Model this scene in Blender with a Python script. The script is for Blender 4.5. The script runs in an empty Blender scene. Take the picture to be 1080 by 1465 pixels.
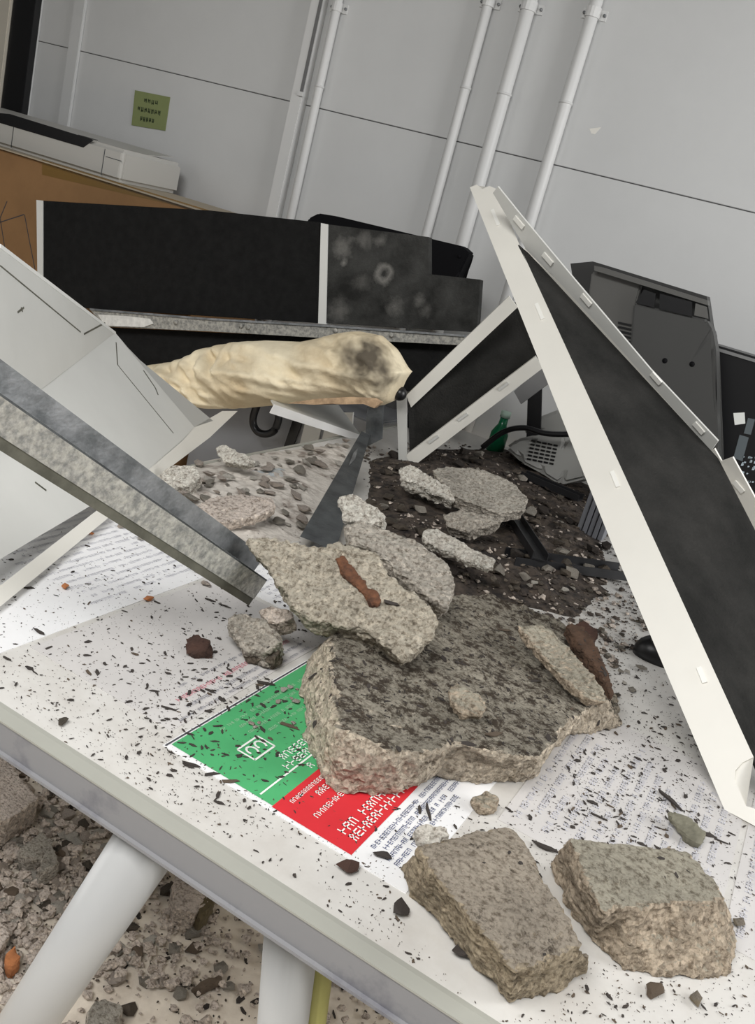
import bpy, bmesh, math, random
from mathutils import Vector, Matrix, noise
from mathutils.bvhtree import BVHTree
random.seed(11)
S = bpy.context.scene
COL = S.collection
# ------------------------------------------------------------------ camera
F_PX = 1300.0; CX, CY = 540.0, 732.5
PITCH, ROLL, YAW = math.radians(18.3), math.radians(15.55), math.radians(23.5)
CAM = Vector((0, 0, 1.28)); TZ = 0.74                      # eye height, table height
_fw = Vector((0, math.cos(PITCH), -math.sin(PITCH))); _rt = Vector((1, 0, 0)); _up = _rt.cross(_fw)
_rz = Matrix.Rotation(YAW, 3, 'Z')
FW = _rz @ _fw
RT = _rz @ (_rt * math.cos(ROLL) + _up * math.sin(ROLL))
UP = _rz @ (-_rt * math.sin(ROLL) + _up * math.cos(ROLL))
cd = bpy.data.cameras.new('camera'); cd.sensor_fit = 'HORIZONTAL'; cd.sensor_width = 36
cd.lens = 36 * F_PX / 1080; cd.clip_start = 0.02
cam = bpy.data.objects.new('camera', cd); COL.objects.link(cam)
cam.matrix_world = Matrix(((RT.x, UP.x, -FW.x, CAM.x), (RT.y, UP.y, -FW.y, CAM.y), (RT.z, UP.z, -FW.z, CAM.z), (0, 0, 0, 1)))
S.camera = cam
# ------------------------------------------------------------------ light
w = bpy.data.worlds.new('world'); S.world = w; w.use_nodes = True
w.node_tree.nodes['Background'].inputs[0].default_value = (0.93, 0.97, 1.0, 1)
w.node_tree.nodes['Background'].inputs[1].default_value = 0.06
def area(name, loc, target, sx, sy, power, col=(1, 1, 1)):
    l = bpy.data.lights.new(name, 'AREA'); l.shape = 'RECTANGLE'; l.size = sx; l.size_y = sy; l.energy = power; l.color = col
    o = bpy.data.objects.new(name, l); COL.objects.link(o); o.location = loc
    o.rotation_euler = (Vector(target) - Vector(loc)).to_track_quat('-Z', 'Y').to_euler()
    return o
area('window_daylight', (-3.1, -0.45, 1.7), (0, -0.45, 1.4), 1.9, 1.4, 17, (1, 0.985, 0.96))
area('side_window_daylight', (1.8, 1.55, 1.85), (-1, 1.55, 1.6), 1.3, 1.4, 46, (1, 1, 1))
area('ceiling_lamp', (-0.4, -0.9, 2.75), (-0.4, -0.7, 0), 1.8, 1.0, 98, (1, 0.99, 0.97))
S.view_settings.view_transform = 'Standard'; S.view_settings.look = 'None'
S.view_settings.exposure = 0.0; S.view_settings.gamma = 1.0; S.view_settings.use_curve_mapping = False

# ------------------------------------------------------------------ pixel -> place
def ray(px, py): return FW + RT * ((px - CX) / F_PX) - UP * ((py - CY) / F_PX)
def at_z(px, py, z): d = ray(px, py); return CAM + d * ((z - CAM.z) / d.z)
def at_y(px, py, y): d = ray(px, py); return CAM + d * ((y - CAM.y) / d.y)
def on_plane(px, py, p0, n): d = ray(px, py); return CAM + d * ((p0 - CAM).dot(n) / d.dot(n))

# ------------------------------------------------------------------ materials
MATS = {}
def nt(m): return m.node_tree.nodes, m.node_tree.links
def mat(name, col, rough=0.6, metal=0.0, var=0.0, col2=None, scale=20, bump=0.0, bscale=60, spec=0.5, detail=6, thr=None, coat=0.0, stretch=None):
    if name in MATS: return MATS[name]
    m = bpy.data.materials.new(name); m.use_nodes = True; N, L = nt(m)
    b = N['Principled BSDF']; b.inputs['Roughness'].default_value = rough; b.inputs['Metallic'].default_value = metal
    b.inputs['Base Color'].default_value = (*col, 1); b.inputs['Specular IOR Level'].default_value = spec
    b.inputs['Coat Weight'].default_value = coat
    tc = N.new('ShaderNodeTexCoord'); src = tc.outputs['Object']
    if stretch:
        mp = N.new('ShaderNodeMapping'); mp.inputs['Scale'].default_value = stretch; L.new(src, mp.inputs[0]); src = mp.outputs[0]
    if var > 0 or col2:
        t = N.new('ShaderNodeTexNoise'); t.inputs['Scale'].default_value = scale; t.inputs['Detail'].default_value = detail; t.inputs['Roughness'].default_value = 0.65
        L.new(src, t.inputs['Vector'])
        r = N.new('ShaderNodeValToRGB'); lo, hi = thr or (0.35, 0.65)
        r.color_ramp.elements[0].position = lo; r.color_ramp.elements[1].position = hi
        c2 = col2 or tuple(max(0, c * (1 - var)) for c in col)
        r.color_ramp.elements[0].color = (*c2, 1); r.color_ramp.elements[1].color = (*col, 1)
        L.new(t.outputs['Fac'], r.inputs[0]); L.new(r.outputs[0], b.inputs['Base Color'])
    if bump > 0:
        t2 = N.new('ShaderNodeTexNoise'); t2.inputs['Scale'].default_value = bscale; t2.inputs['Detail'].default_value = 8
        L.new(src, t2.inputs['Vector'])
        bp = N.new('ShaderNodeBump'); bp.inputs['Strength'].default_value = bump; bp.inputs['Distance'].default_value = 0.004
        L.new(t2.outputs['Fac'], bp.inputs['Height']); L.new(bp.outputs[0], b.inputs['Normal'])
    MATS[name] = m; return m
def concrete(name, cast, broken, soil=0.0, axis=(0, 0, 1), up_lo=0.75, up_hi=0.93, soilcol=(0.06, 0.046, 0.034)):
    """cast face where the normal follows axis, broken aggregate elsewhere, soil lodged on the cast face"""
    if name in MATS: return MATS[name]
    m = bpy.data.materials.new(name); m.use_nodes = True; N, L = nt(m); b = N['Principled BSDF']
    b.inputs['Roughness'].default_value = 0.92; b.inputs['Specular IOR Level'].default_value = 0.2
    tc = N.new('ShaderNodeTexCoord'); P = tc.outputs['Object']
    def nz(s, d=8, r=0.6):
        t = N.new('ShaderNodeTexNoise'); t.inputs['Scale'].default_value = s; t.inputs['Detail'].default_value = d; t.inputs['Roughness'].default_value = r; L.new(P, t.inputs['Vector']); return t
    def ramp(src, a, ca, bb, cb):
        r = N.new('ShaderNodeValToRGB'); r.color_ramp.elements[0].position = a; r.color_ramp.elements[1].position = bb
        r.color_ramp.elements[0].color = (*ca, 1); r.color_ramp.elements[1].color = (*cb, 1); L.new(src, r.inputs[0]); return r.outputs[0]
    def mix(f, a, c, mode='MIX'):
        x = N.new('ShaderNodeMix'); x.data_type = 'RGBA'; x.blend_type = mode
        if isinstance(f, float): x.inputs[0].default_value = f
        else: L.new(f, x.inputs[0])
        L.new(a, x.inputs[6]); L.new(c, x.inputs[7]); return x.outputs[2]
    dk = lambda c, k: tuple(v * k for v in c)
    n1 = nz(14); n2 = nz(170, 8, 0.75); n3 = nz(40, 8, 0.7)
    c1 = ramp(n1.outputs['Fac'], 0.35, dk(cast, 0.72), 0.65, cast)
    c2 = ramp(n3.outputs['Fac'], 0.38, dk(broken, 0.5), 0.62, broken)
    v = N.new('ShaderNodeTexVoronoi'); v.inputs['Scale'].default_value = 210; L.new(P, v.inputs['Vector'])
    agg = ramp(v.outputs['Color'], 0.15, dk(broken, 0.55), 0.9, tuple(min(1, x * 1.35) for x in broken))
    c2 = mix(0.55, c2, agg)
    g = N.new('ShaderNodeNewGeometry')
    d = N.new('ShaderNodeVectorMath'); d.operation = 'DOT_PRODUCT'; d.inputs[1].default_value = Vector(axis).normalized(); L.new(g.outputs['Normal'], d.inputs[0])
    mr = N.new('ShaderNodeMapRange'); mr.inputs[1].default_value = up_lo; mr.inputs[2].default_value = up_hi; L.new(d.outputs['Value'], mr.inputs[0])
    c = mix(mr.outputs[0], c2, c1)
    sp = ramp(n2.outputs['Fac'], 0.38, (0.3, 0.26, 0.22), 0.52, (1.1, 1.1, 1.1))
    c = mix(0.8, c, sp, 'MULTIPLY')
    if soil > 0:
        n4 = nz(55, 8, 0.8)
        so = ramp(n4.outputs['Fac'], 0.30 + soil * 0.3, (0, 0, 0), 0.36 + soil * 0.34, (1, 1, 1))
        inv = N.new('ShaderNodeMath'); inv.operation = 'SUBTRACT'; inv.inputs[0].default_value = 1; L.new(so, inv.inputs[1])
        k = N.new('ShaderNodeMath'); k.operation = 'MULTIPLY'; L.new(inv.outputs[0], k.inputs[0]); L.new(mr.outputs[0], k.inputs[1])
        sc = N.new('ShaderNodeRGB'); sc.outputs[0].default_value = (*soilcol, 1)
        c = mix(k.outputs[0], c, sc.outputs[0])
    L.new(c, b.inputs['Base Color'])
    bp = N.new('ShaderNodeBump'); bp.inputs['Strength'].default_value = 0.9; bp.inputs['Distance'].default_value = 0.006
    L.new(n2.outputs['Fac'], bp.inputs['Height'])
    bp2 = N.new('ShaderNodeBump'); bp2.inputs['Strength'].default_value = 0.5; bp2.inputs['Distance'].default_value = 0.004
    L.new(v.outputs['Distance'], bp2.inputs['Height']); L.new(bp.outputs[0], bp2.inputs['Normal']); L.new(bp2.outputs[0], b.inputs['Normal'])
    MATS[name] = m; return m

WALL = mat('wall_paint', (0.62, 0.625, 0.62), 0.55, var=0.05, scale=3)
WALL2 = mat('pipe_paint', (0.66, 0.66, 0.65), 0.45)
TRIMW = mat('white_trim', (0.7, 0.7, 0.67), 0.5)
PANELW = mat('cream_powder_coat', (0.74, 0.72, 0.66), 0.42, var=0.05, scale=6)
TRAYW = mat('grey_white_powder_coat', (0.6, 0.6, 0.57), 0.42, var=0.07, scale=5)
SEAM = mat('seam_shadow_gap', (0.16, 0.16, 0.16), 0.8)
FELT = mat('black_felt', (0.016, 0.016, 0.016), 0.95, col2=(0.011, 0.011, 0.011), scale=40, bump=0.4, bscale=300, spec=0.1)
FELTD = mat('dusty_felt', (0.034, 0.033, 0.031), 0.95, col2=(0.017, 0.017, 0.016), scale=9, bump=0.5, bscale=250, spec=0.1, stretch=(1, 1, 1))
STEEL = mat('galvanised_steel', (0.33, 0.34, 0.35), 0.5, 0.55, col2=(0.15, 0.16, 0.165), scale=30, bump=0.2, bscale=150)
STEELP = mat('plaster_crusted_steel', (0.46, 0.445, 0.4), 0.75, 0.1, col2=(0.2, 0.2, 0.19), scale=110, thr=(0.36, 0.62), bump=0.6, bscale=120)
STEELD = mat('dark_steel', (0.12, 0.13, 0.135), 0.5, 0.5, col2=(0.06, 0.065, 0.07), scale=22, bump=0.2, bscale=150)
STEELO = mat('shade_and_scratch_olive', (0.15, 0.145, 0.115), 0.6, 0.2, col2=(0.08, 0.078, 0.06), scale=25)  # olive paints the channel flange's shade; also colours panel seams and scratches
TABLE = mat('table_laminate', (0.62, 0.605, 0.575), 0.3, col2=(0.5, 0.475, 0.44), scale=9, thr=(0.3, 0.58))
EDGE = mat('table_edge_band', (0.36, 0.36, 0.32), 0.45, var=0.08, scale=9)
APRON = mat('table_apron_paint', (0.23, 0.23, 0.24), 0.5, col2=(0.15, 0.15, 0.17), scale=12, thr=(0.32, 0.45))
LEGP = mat('leg_paint', (0.46, 0.465, 0.465), 0.3, coat=0.2)
YELLOW = mat('yellow_plastic', (0.42, 0.40, 0.13), 0.5, var=0.15, scale=9)
PAPER = mat('paper', (0.8, 0.8, 0.805), 0.6, var=0.06, scale=14)
PAPER2 = mat('creamy_paper', (0.6, 0.58, 0.565), 0.6, var=0.1, scale=10)
GREEN = mat('green_print', (0.075, 0.40, 0.155), 0.55, var=0.15, scale=18)
RED = mat('red_print', (0.62, 0.025, 0.035), 0.55, var=0.1, scale=18)
INK = mat('grey_ink', (0.32, 0.32, 0.36), 0.8)
INKL = mat('pale_ink', (0.56, 0.56, 0.61), 0.8)
INKP = mat('pink_ink', (0.62, 0.2, 0.25), 0.8)
INKD = mat('dark_ink', (0.05, 0.05, 0.06), 0.8)
INKW = mat('white_ink', (0.8, 0.82, 0.78), 0.7)
INKLG = mat('pale_green_ink', (0.35, 0.6, 0.38), 0.7)
NOTE = mat('note_paper', (0.25, 0.29, 0.12), 0.8, var=0.1, scale=9)
CARD = mat('cardboard', (0.3, 0.165, 0.07), 0.85, var=0.18, scale=5)
TAPE = mat('brown_tape', (0.2, 0.115, 0.03), 0.35)
PRINTER = mat('printer_plastic', (0.5, 0.49, 0.46), 0.45)
BLACKP = mat('black_plastic', (0.008, 0.008, 0.009), 0.35)
MONG = mat('grey_monitor_plastic', (0.05, 0.05, 0.048), 0.5, var=0.06, scale=4)
MONL = mat('light_monitor_plastic', (0.1, 0.098, 0.092), 0.5)
DEVW = mat('offwhite_plastic', (0.42, 0.42, 0.4), 0.4)
CLOTH = mat('beige_cloth', (0.88, 0.78, 0.57), 0.9, col2=(0.62, 0.5, 0.32), scale=7, thr=(0.3, 0.6), bump=0.3, bscale=200)
SOIL = mat('dark_soil', (0.085, 0.065, 0.05), 0.95, col2=(0.012, 0.009, 0.008), scale=38, bump=1.0, bscale=90)
DUST = mat('plaster_dust', (0.56, 0.52, 0.47), 0.95, col2=(0.26, 0.22, 0.19), scale=30, thr=(0.33, 0.5), bump=1.0, bscale=80)
BLUED = mat('blue_dust', (0.36, 0.46, 0.55), 0.95, col2=(0.44, 0.43, 0.4), scale=30, bump=1.0, bscale=80)
FLAKE = mat('dark_flake', (0.022, 0.018, 0.016), 0.85, col2=(0.05, 0.04, 0.034), scale=60)
FLAKEB = mat('brown_flake', (0.11, 0.08, 0.055), 0.9, var=0.4, scale=60)
RUST = mat('rust_brown', (0.16, 0.065, 0.03), 0.9, col2=(0.035, 0.016, 0.01), scale=60)
ORANGE = mat('orange_brick', (0.5, 0.19, 0.07), 0.9, var=0.4, scale=40)
FLOORM = mat('floor_vinyl', (0.78, 0.71, 0.61), 0.6, col2=(0.58, 0.51, 0.43), scale=9, thr=(0.33, 0.55), bump=0.2, bscale=120)
GREENB = mat('green_glass', (0.01, 0.16, 0.07), 0.2)
CREAM = mat('cream_laminate', (0.6, 0.56, 0.48), 0.5)
C_BLOCK = concrete('concrete_block', (0.35, 0.32, 0.26), (0.68, 0.59, 0.47), 0.46)
C_TOP = concrete('concrete_pale', (0.6, 0.55, 0.45), (0.58, 0.52, 0.42), 0.0)
C_A = concrete('concrete_brownish', (0.42, 0.365, 0.295), (0.46, 0.38, 0.27), 0.2)
C_B = concrete('concrete_tan', (0.46, 0.425, 0.34), (0.58, 0.48, 0.365), 0.1)
C_G = concrete('concrete_grey', (0.44, 0.41, 0.355), (0.56, 0.51, 0.44), 0.1)
C_W = concrete('plaster_white', (0.82, 0.77, 0.69), (0.85, 0.78, 0.68), 0.0)
C_D = concrete('concrete_dirty', (0.16, 0.14, 0.115), (0.2, 0.165, 0.13), 0.3)
C_P = concrete('concrete_pinkish', (0.72, 0.63, 0.56), (0.74, 0.64, 0.55), 0.05)

# ------------------------------------------------------------------ mesh helpers
def obj(name, me, m, parent=None):
    o = bpy.data.objects.new(name, me); COL.objects.link(o)
    if m is not None:
        me.materials.clear(); me.materials.append(m)
    if parent: o.parent = parent
    return o
def bm_obj(name, bm, m, parent=None, smooth=False):
    bmesh.ops.recalc_face_normals(bm, faces=bm.faces)
    me = bpy.data.meshes.new(name); bm.to_mesh(me); bm.free()
    if smooth:
        for p in me.polygons: p.use_smooth = True
    return obj(name, me, m, parent)
def tag(o, label, cat, group=None, kind=None):
    o['label'] = label; o['category'] = cat
    if group: o['group'] = group
    if kind: o['kind'] = kind
    return o
def empty(name, loc=(0, 0, 0)):
    o = bpy.data.objects.new(name, None); COL.objects.link(o); o.empty_display_size = 0.05
    return o                                   # parts carry world coordinates
def prism(bm, pts, n, t):
    """planar outline pts, thickened by t against n"""
    n = Vector(n).normalized()
    a = [bm.verts.new(p) for p in pts]; b = [bm.verts.new(Vector(p) - n * t) for p in pts]
    fs = [bm.faces.new(a), bm.faces.new(list(reversed(b)))]
    k = len(pts)
    for i in range(k): bm.faces.new((a[i], b[i], b[(i + 1) % k], a[(i + 1) % k]))
    if k > 4: bmesh.ops.triangulate(bm, faces=fs)
def plate(name, pts, n, t, m, parent=None, bevel=0.0):
    bm = bmesh.new(); prism(bm, pts, n, t)
    if bevel: bmesh.ops.bevel(bm, geom=[e for e in bm.edges if e.calc_length() > bevel * 3], offset=bevel, segments=2, affect='EDGES')
    return bm_obj(name, bm, m, parent)
def quad_n(pts):
    return (Vector(pts[1]) - Vector(pts[0])).cross(Vector(pts[2]) - Vector(pts[0])).normalized()
def toward_cam(n, p): return n if n.dot(CAM - Vector(p)) > 0 else -n
def box(bm, lo, hi):
    r = bmesh.ops.create_cube(bm, size=1); c = [(a + b) / 2 for a, b in zip(lo, hi)]; s = [b - a for a, b in zip(lo, hi)]
    for v in r['verts']: v.co = Vector([v.co[i] * s[i] + c[i] for i in range(3)])
    return r['verts']
def box_obj(name, lo, hi, m, parent=None, bevel=0.0, seg=2):
    bm = bmesh.new(); box(bm, lo, hi)
    if bevel: bmesh.ops.bevel(bm, geom=bm.edges[:], offset=bevel, segments=seg, affect='EDGES')
    return bm_obj(name, bm, m, parent)
def tube(bm, pts, r, seg=14, cap=True):
    pts = [Vector(p) for p in pts]; rings = []
    for i, p in enumerate(pts):
        t = (pts[min(i + 1, len(pts) - 1)] - pts[max(i - 1, 0)]).normalized()
        u = t.cross(Vector((0, 0, 1)) if abs(t.z) < 0.95 else Vector((1, 0, 0))).normalized(); v = t.cross(u)
        rr = r[i] if isinstance(r, (list, tuple)) else r
        rings.append([bm.verts.new(p + (u * math.cos(a) + v * math.sin(a)) * rr) for a in (2 * math.pi * k / seg for k in range(seg))])
    for a, b in zip(rings, rings[1:]):
        for k in range(seg): bm.faces.new((a[k], a[(k + 1) % seg], b[(k + 1) % seg], b[k]))
    if cap: bm.faces.new(rings[0]); bm.faces.new(list(reversed(rings[-1])))
def smooth_path(pts, k=6):
    P = [Vector(p) for p in pts]; out = []
    for i in range(len(P) - 1):
        a, b, c, d = P[max(i - 1, 0)], P[i], P[i + 1], P[min(i + 2, len(P) - 1)]
        for j in range(k):
            t = j / k; out.append(0.5 * ((2 * b) + (c - a) * t + (2 * a - 5 * b + 4 * c - d) * t * t + (3 * b - a - 3 * c + d) * t ** 3))
    return out + [P[-1]]
def tube_obj(name, pts, r, m, parent=None, seg=14):
    if 'cable' in name: pts = smooth_path(pts)
    bm = bmesh.new(); tube(bm, pts, r, seg); return bm_obj(name, bm, m, parent, True)
def remeshed(bm, vox):
    bmesh.ops.recalc_face_normals(bm, faces=bm.faces)
    me = bpy.data.meshes.new('tmp'); bm.to_mesh(me); bm.free()
    o = bpy.data.objects.new('tmp', me); COL.objects.link(o)
    md = o.modifiers.new('r', 'REMESH'); md.mode = 'VOXEL'; md.voxel_size = vox
    dg = bpy.context.evaluated_depsgraph_get(); dg.update()
    out = bpy.data.meshes.new_from_object(o.evaluated_get(dg)); bpy.data.objects.remove(o); bpy.data.meshes.remove(me)
    return out
def roughen(me, amp, freq, seed=0.0, flat=None, flat_k=0.35):
    co = [v.co.copy() for v in me.vertices]; no = [v.normal.copy() for v in me.vertices]
    off = Vector((seed * 3.1, seed * 1.7, seed * 2.3))
    for i, (c, n) in enumerate(zip(co, no)):
        q = c * freq + off
        k = noise.noise(q) * 0.6 + noise.noise(q * 2.3) * 0.5 + noise.noise(q * 5.1) * 0.34 + noise.noise(q * 9.7) * 0.22
        f = noise.cell(q * 1.3) * 0.25
        a = amp
        if flat is not None and n.dot(flat) > 0.85: a = amp * flat_k
        me.vertices[i].co = c + n * (k + f) * a
    me.update()
ROCKS = []
def finish_rock(name, bm, vox, amp, freq, m, label, cat, group=None, flat=None, seed=0.0, flat_k=0.35, parent=None, solid=True):
    me = remeshed(bm, vox); roughen(me, amp, freq, seed, flat, flat_k)
    for p in me.polygons: p.use_smooth = False
    o = obj(name, me, m, parent)
    if label: tag(o, label, cat, group)
    if solid: ROCKS.append(o)
    return o
def rock_rings(name, T, B, vox, amp, freq, m, label, cat='concrete chunk', group=None, seed=0.0, flat_k=0.35):
    """top and bottom outline of equal count; an entry (px, py, z), bottom None = straight below"""
    t = [at_z(*p) for p in T]; b = []
    c = sum(t, Vector()) / len(t)
    for p, q in zip(t, B): b.append(at_z(*q) if q else Vector((p.x + (p.x - c.x) * 0.04, p.y + (p.y - c.y) * 0.04, TZ + 0.002)))
    bm = bmesh.new(); a = [bm.verts.new(p) for p in t]; d = [bm.verts.new(p) for p in b]
    fs = [bm.faces.new(a), bm.faces.new(list(reversed(d)))]
    k = len(a)
    for i in range(k): bm.faces.new((a[i], d[i], d[(i + 1) % k], a[(i + 1) % k]))
    bmesh.ops.triangulate(bm, faces=bm.faces[:])
    return finish_rock(name, bm, vox, amp, freq, m, label, cat, group, Vector((0, 0, 1)), seed, flat_k)
def rock_face(name, pix, p0, n, thick, vox, amp, freq, m, label, cat='concrete chunk', group=None, seed=0.0, shrink=0.9, flat_k=0.6):
    """a slab whose visible face has outline pix on the plane (p0, n)"""
    n = Vector(n).normalized(); f = [on_plane(x, y, p0, n) for x, y in pix]
    c = sum(f, Vector()) / len(f)
    bk = [c + (p - c) * shrink - n * thick for p in f]
    bm = bmesh.new(); a = [bm.verts.new(p) for p in f]; d = [bm.verts.new(p) for p in bk]
    bm.faces.new(a); bm.faces.new(list(reversed(d))); k = len(a)
    for i in range(k): bm.faces.new((a[i], d[i], d[(i + 1) % k], a[(i + 1) % k]))
    bmesh.ops.triangulate(bm, faces=bm.faces[:])
    return finish_rock(name, bm, vox, amp, freq, m, label, cat, group, n, seed, flat_k)
PEB = []
for k in range(10):                                          # pebble shapes shared by all small fragments
    bm = bmesh.new(); rnd = random.Random(k)
    for _ in range(13):
        v = Vector((rnd.gauss(0, 1), rnd.gauss(0, 1), rnd.gauss(0, 1))).normalized() * rnd.uniform(0.38, 0.55)
        bm.verts.new((v.x, v.y * 0.8, v.z * 0.6))
    bmesh.ops.convex_hull(bm, input=bm.verts[:])
    bmesh.ops.delete(bm, geom=[v for v in bm.verts if not v.link_faces], context='VERTS')
    bmesh.ops.subdivide_edges(bm, edges=bm.edges[:], cuts=1, use_grid_fill=True)
    for v in bm.verts: v.co *= 1 + 0.12 * noise.noise(v.co * 4 + Vector((k, 0, 0)))
    bmesh.ops.recalc_face_normals(bm, faces=bm.faces)
    me = bpy.data.meshes.new('fragment'); bm.to_mesh(me); bm.free(); PEB.append(me)
FLK = []
for k in range(8):
    bm = bmesh.new(); rnd = random.Random(50 + k); n = rnd.choice((5, 6, 7)); el = rnd.uniform(0.3, 0.75)
    pts = [Vector((math.cos(a) * rnd.uniform(0.3, 0.5), math.sin(a) * rnd.uniform(0.3, 0.5) * el, rnd.uniform(-0.03, 0.1))) for a in (2 * math.pi * (i + rnd.uniform(-.3, .3)) / n for i in range(n))]
    a = [bm.verts.new(p) for p in pts]; b = [bm.verts.new(p - Vector((0, 0, 0.12))) for p in pts]
    f = [bm.faces.new(a), bm.faces.new(list(reversed(b)))]
    for i in range(n): bm.faces.new((a[i], b[i], b[(i + 1) % n], a[(i + 1) % n]))
    bmesh.ops.triangulate(bm, faces=f); bmesh.ops.recalc_face_normals(bm, faces=bm.faces)
    me = bpy.data.meshes.new('flake'); bm.to_mesh(me); bm.free(); FLK.append(me)
_mm = {}
def inst(name, src, m, loc, scale, rot):
    key = (src.name, m.name)
    if key not in _mm:
        c = src.copy(); c.materials.clear(); c.materials.append(m); _mm[key] = c
    o = bpy.data.objects.new(name, _mm[key]); COL.objects.link(o); o.location = loc; o.scale = scale; o.rotation_euler = rot
    return o
def swarm(name, items, srcs, m, label, cat):
    """items: (loc, scale vec, euler): one joined object"""
    V, Fc = [], []
    for loc, sc, eu in items:
        s = random.choice(srcs); R = eu.to_matrix() if hasattr(eu, 'to_matrix') else Matrix(eu)
        b = len(V)
        for v in s.vertices: V.append(R @ Vector((v.co.x * sc[0], v.co.y * sc[1], v.co.z * sc[2])) + loc)
        for p in s.polygons: Fc.append([b + i for i in p.vertices])
    me = bpy.data.meshes.new(name); me.from_pydata(V, [], Fc); me.update()
    o = obj(name, me, m); tag(o, label, cat, kind='stuff'); return o

# ================================================================== setting
WY = 2.5
def struct(o): o['kind'] = 'structure'; return o
struct(box_obj('floor', (-3.2, -1.5, -0.05), (1.9, WY + 0.05, 0), FLOORM))
wall = struct(box_obj('wall_back', (-3.2, WY + 0.006, 0), (1.9, WY + 0.12, 2.9), SEAM))
def wx(px, py): return at_y(px, py, WY).x
SZ = at_y(640, 199, WY).z
xs = [-3.2, wx(112, 70), wx(430, 140), wx(640, 199), wx(698, 212), wx(780, 231), 0.75, 1.9]
for a, b in zip(xs, xs[1:]):
    for z0, z1 in ((0, SZ - 0.0013), (SZ + 0.0013, 2.9)):
        box_obj('panel', (a + 0.0008, WY, z0), (b - 0.0008, WY + 0.01, z1), WALL, wall, 0.0012, 1)
chip = [on_plane(x, y, Vector((0, WY - 0.0005, 0)), Vector((0, 1, 0))) for x, y in ((843, 184), (860, 182), (851, 192), (846, 191))]
plate('paint_chip', chip, (0, -1, 0), 0.0008, mat('bare_plaster', (0.8, 0.78, 0.72), 0.8), wall)
# side walls with the windows that let the daylight in (out of view)
for nm, xw, yw, zw, sy, sz_, k in (('left', -3.2, -0.45, 1.7, 1.9, 1.4, 1), ('right', 1.9, 1.55, 1.85, 1.3, 1.4, 2)):
    d_ = -0.1 if nm == 'left' else 0.1
    bm = bmesh.new(); xa_, xb_ = sorted((xw, xw + d_))
    box(bm, (xa_, -1.5, 0), (xb_, WY, zw - sz_ / 2)); box(bm, (xa_, -1.5, zw + sz_ / 2), (xb_, WY, 2.9))
    box(bm, (xa_, -1.5, zw - sz_ / 2), (xb_, yw - sy / 2, zw + sz_ / 2)); box(bm, (xa_, yw + sy / 2, zw - sz_ / 2), (xb_, WY, zw + sz_ / 2))
    struct(bm_obj('wall_' + nm, bm, mat('bounce_cut_wall', (0.1, 0.1, 0.1), 0.9) if nm == 'left' else WALL))  # unseen left wall, dark colour made up to cut bounced light
    wn = empty('window_%d' % k); struct(wn)
    for a_, b_ in (((yw - sy / 2, zw - sz_ / 2), (yw + sy / 2, zw - sz_ / 2 + .05)), ((yw - sy / 2, zw + sz_ / 2 - .05), (yw + sy / 2, zw + sz_ / 2)), ((yw - sy / 2, zw - sz_ / 2), (yw - sy / 2 + .05, zw + sz_ / 2)), ((yw + sy / 2 - .05, zw - sz_ / 2), (yw + sy / 2, zw + sz_ / 2)), ((yw - .025, zw - sz_ / 2), (yw + .025, zw + sz_ / 2))):
        box_obj('frame_bar', (xa_ + .02, *a_), (xb_ - .02, *b_), TRIMW, wn)
# vertical cover strip and the painted conduits on the wall
def vline(pa, pb, depth):
    a, b = at_y(*pa, WY - depth), at_y(*pb, WY - depth); x = (a.x + b.x) / 2
    return x
x0, x1 = wx(452, 0), wx(477, 0)
xt0 = (wx(452, 0) + wx(388, 310)) / 2; xt1 = xt0 + (wx(480, 0) - wx(455, 0))
t = empty('cable_trunking')
box_obj('cover', (xt0, WY - 0.03, 0.0), (xt0 + 0.042, WY, 2.9), WALL2, t, 0.003)
tz = at_y(430, 140, WY).z
box_obj('recess', (xt0 + 0.03, WY - 0.0312, tz), (xt0 + 0.041, WY - 0.03, tz + 0.4), SEAM, t)
for zz in (tz + 0.002, tz + 0.4): box_obj('joint_collar', (xt0 + 0.025, WY - 0.034, zz), (xt0 + 0.043, WY - 0.001, zz + 0.012), WALL2, t)
tag(t, 'wide flat painted cable trunking fixed up the grey wall', 'trunking')
def conduit(px_mid, py_mid, r, clamp_px, label):
    x = at_y(px_mid, py_mid, WY - r).x
    e = empty('conduit')
    tube_obj('pipe', [(x, WY - r - 0.003, 0), (x, WY - r - 0.003, 2.9)], r, WALL2, e)
    z = at_y(*clamp_px, WY).z
    bm = bmesh.new(); box(bm, (x - r - 0.016, WY - 0.004, z - 0.012), (x + r + 0.016, WY, z + 0.012))
    tube(bm, [(x, WY - r - 0.003, z - 0.012), (x, WY - r - 0.003, z + 0.012)], r + 0.003)
    c = bm_obj('clamp', bm, WALL2, e, False)
    for s in (-1, 1): tube_obj('screw', [(x + s * (r + 0.011), WY - 0.009, z), (x + s * (r + 0.011), WY - 0.003, z)], 0.004, STEEL, c, 8)
    zj = z - 0.22
    tube_obj('coupling', [(x, WY - r - 0.003, zj), (x, WY - r - 0.003, zj + 0.006)], r + 0.002, WALL2, e)
    tag(e, label, 'pipe'); return e
conduit(452, 150, 0.013, (474, 10), 'painted round conduit running right against the flat trunking')
conduit(655, 170, 0.014, (700, 5), 'thinnest of three painted conduits, the one closest to the trunking')
conduit(712, 170, 0.0185, (757, 12), 'thick middle painted conduit of the three on the wall')
conduit(806, 160, 0.0165, (855, 22), 'painted conduit farthest from the trunking beside the open wall')
# pale trims near the corner
for i, (px, wd) in enumerate(((58, 0.025), (112, 0.05))):
    x = (wx(px, 0) + wx(px - 12, 60)) / 2
    struct(box_obj('trim_%d' % (i + 1), (x, WY - 0.012, 0), (x + wd, WY, 2.9), WALL, None, 0.002))
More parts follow.
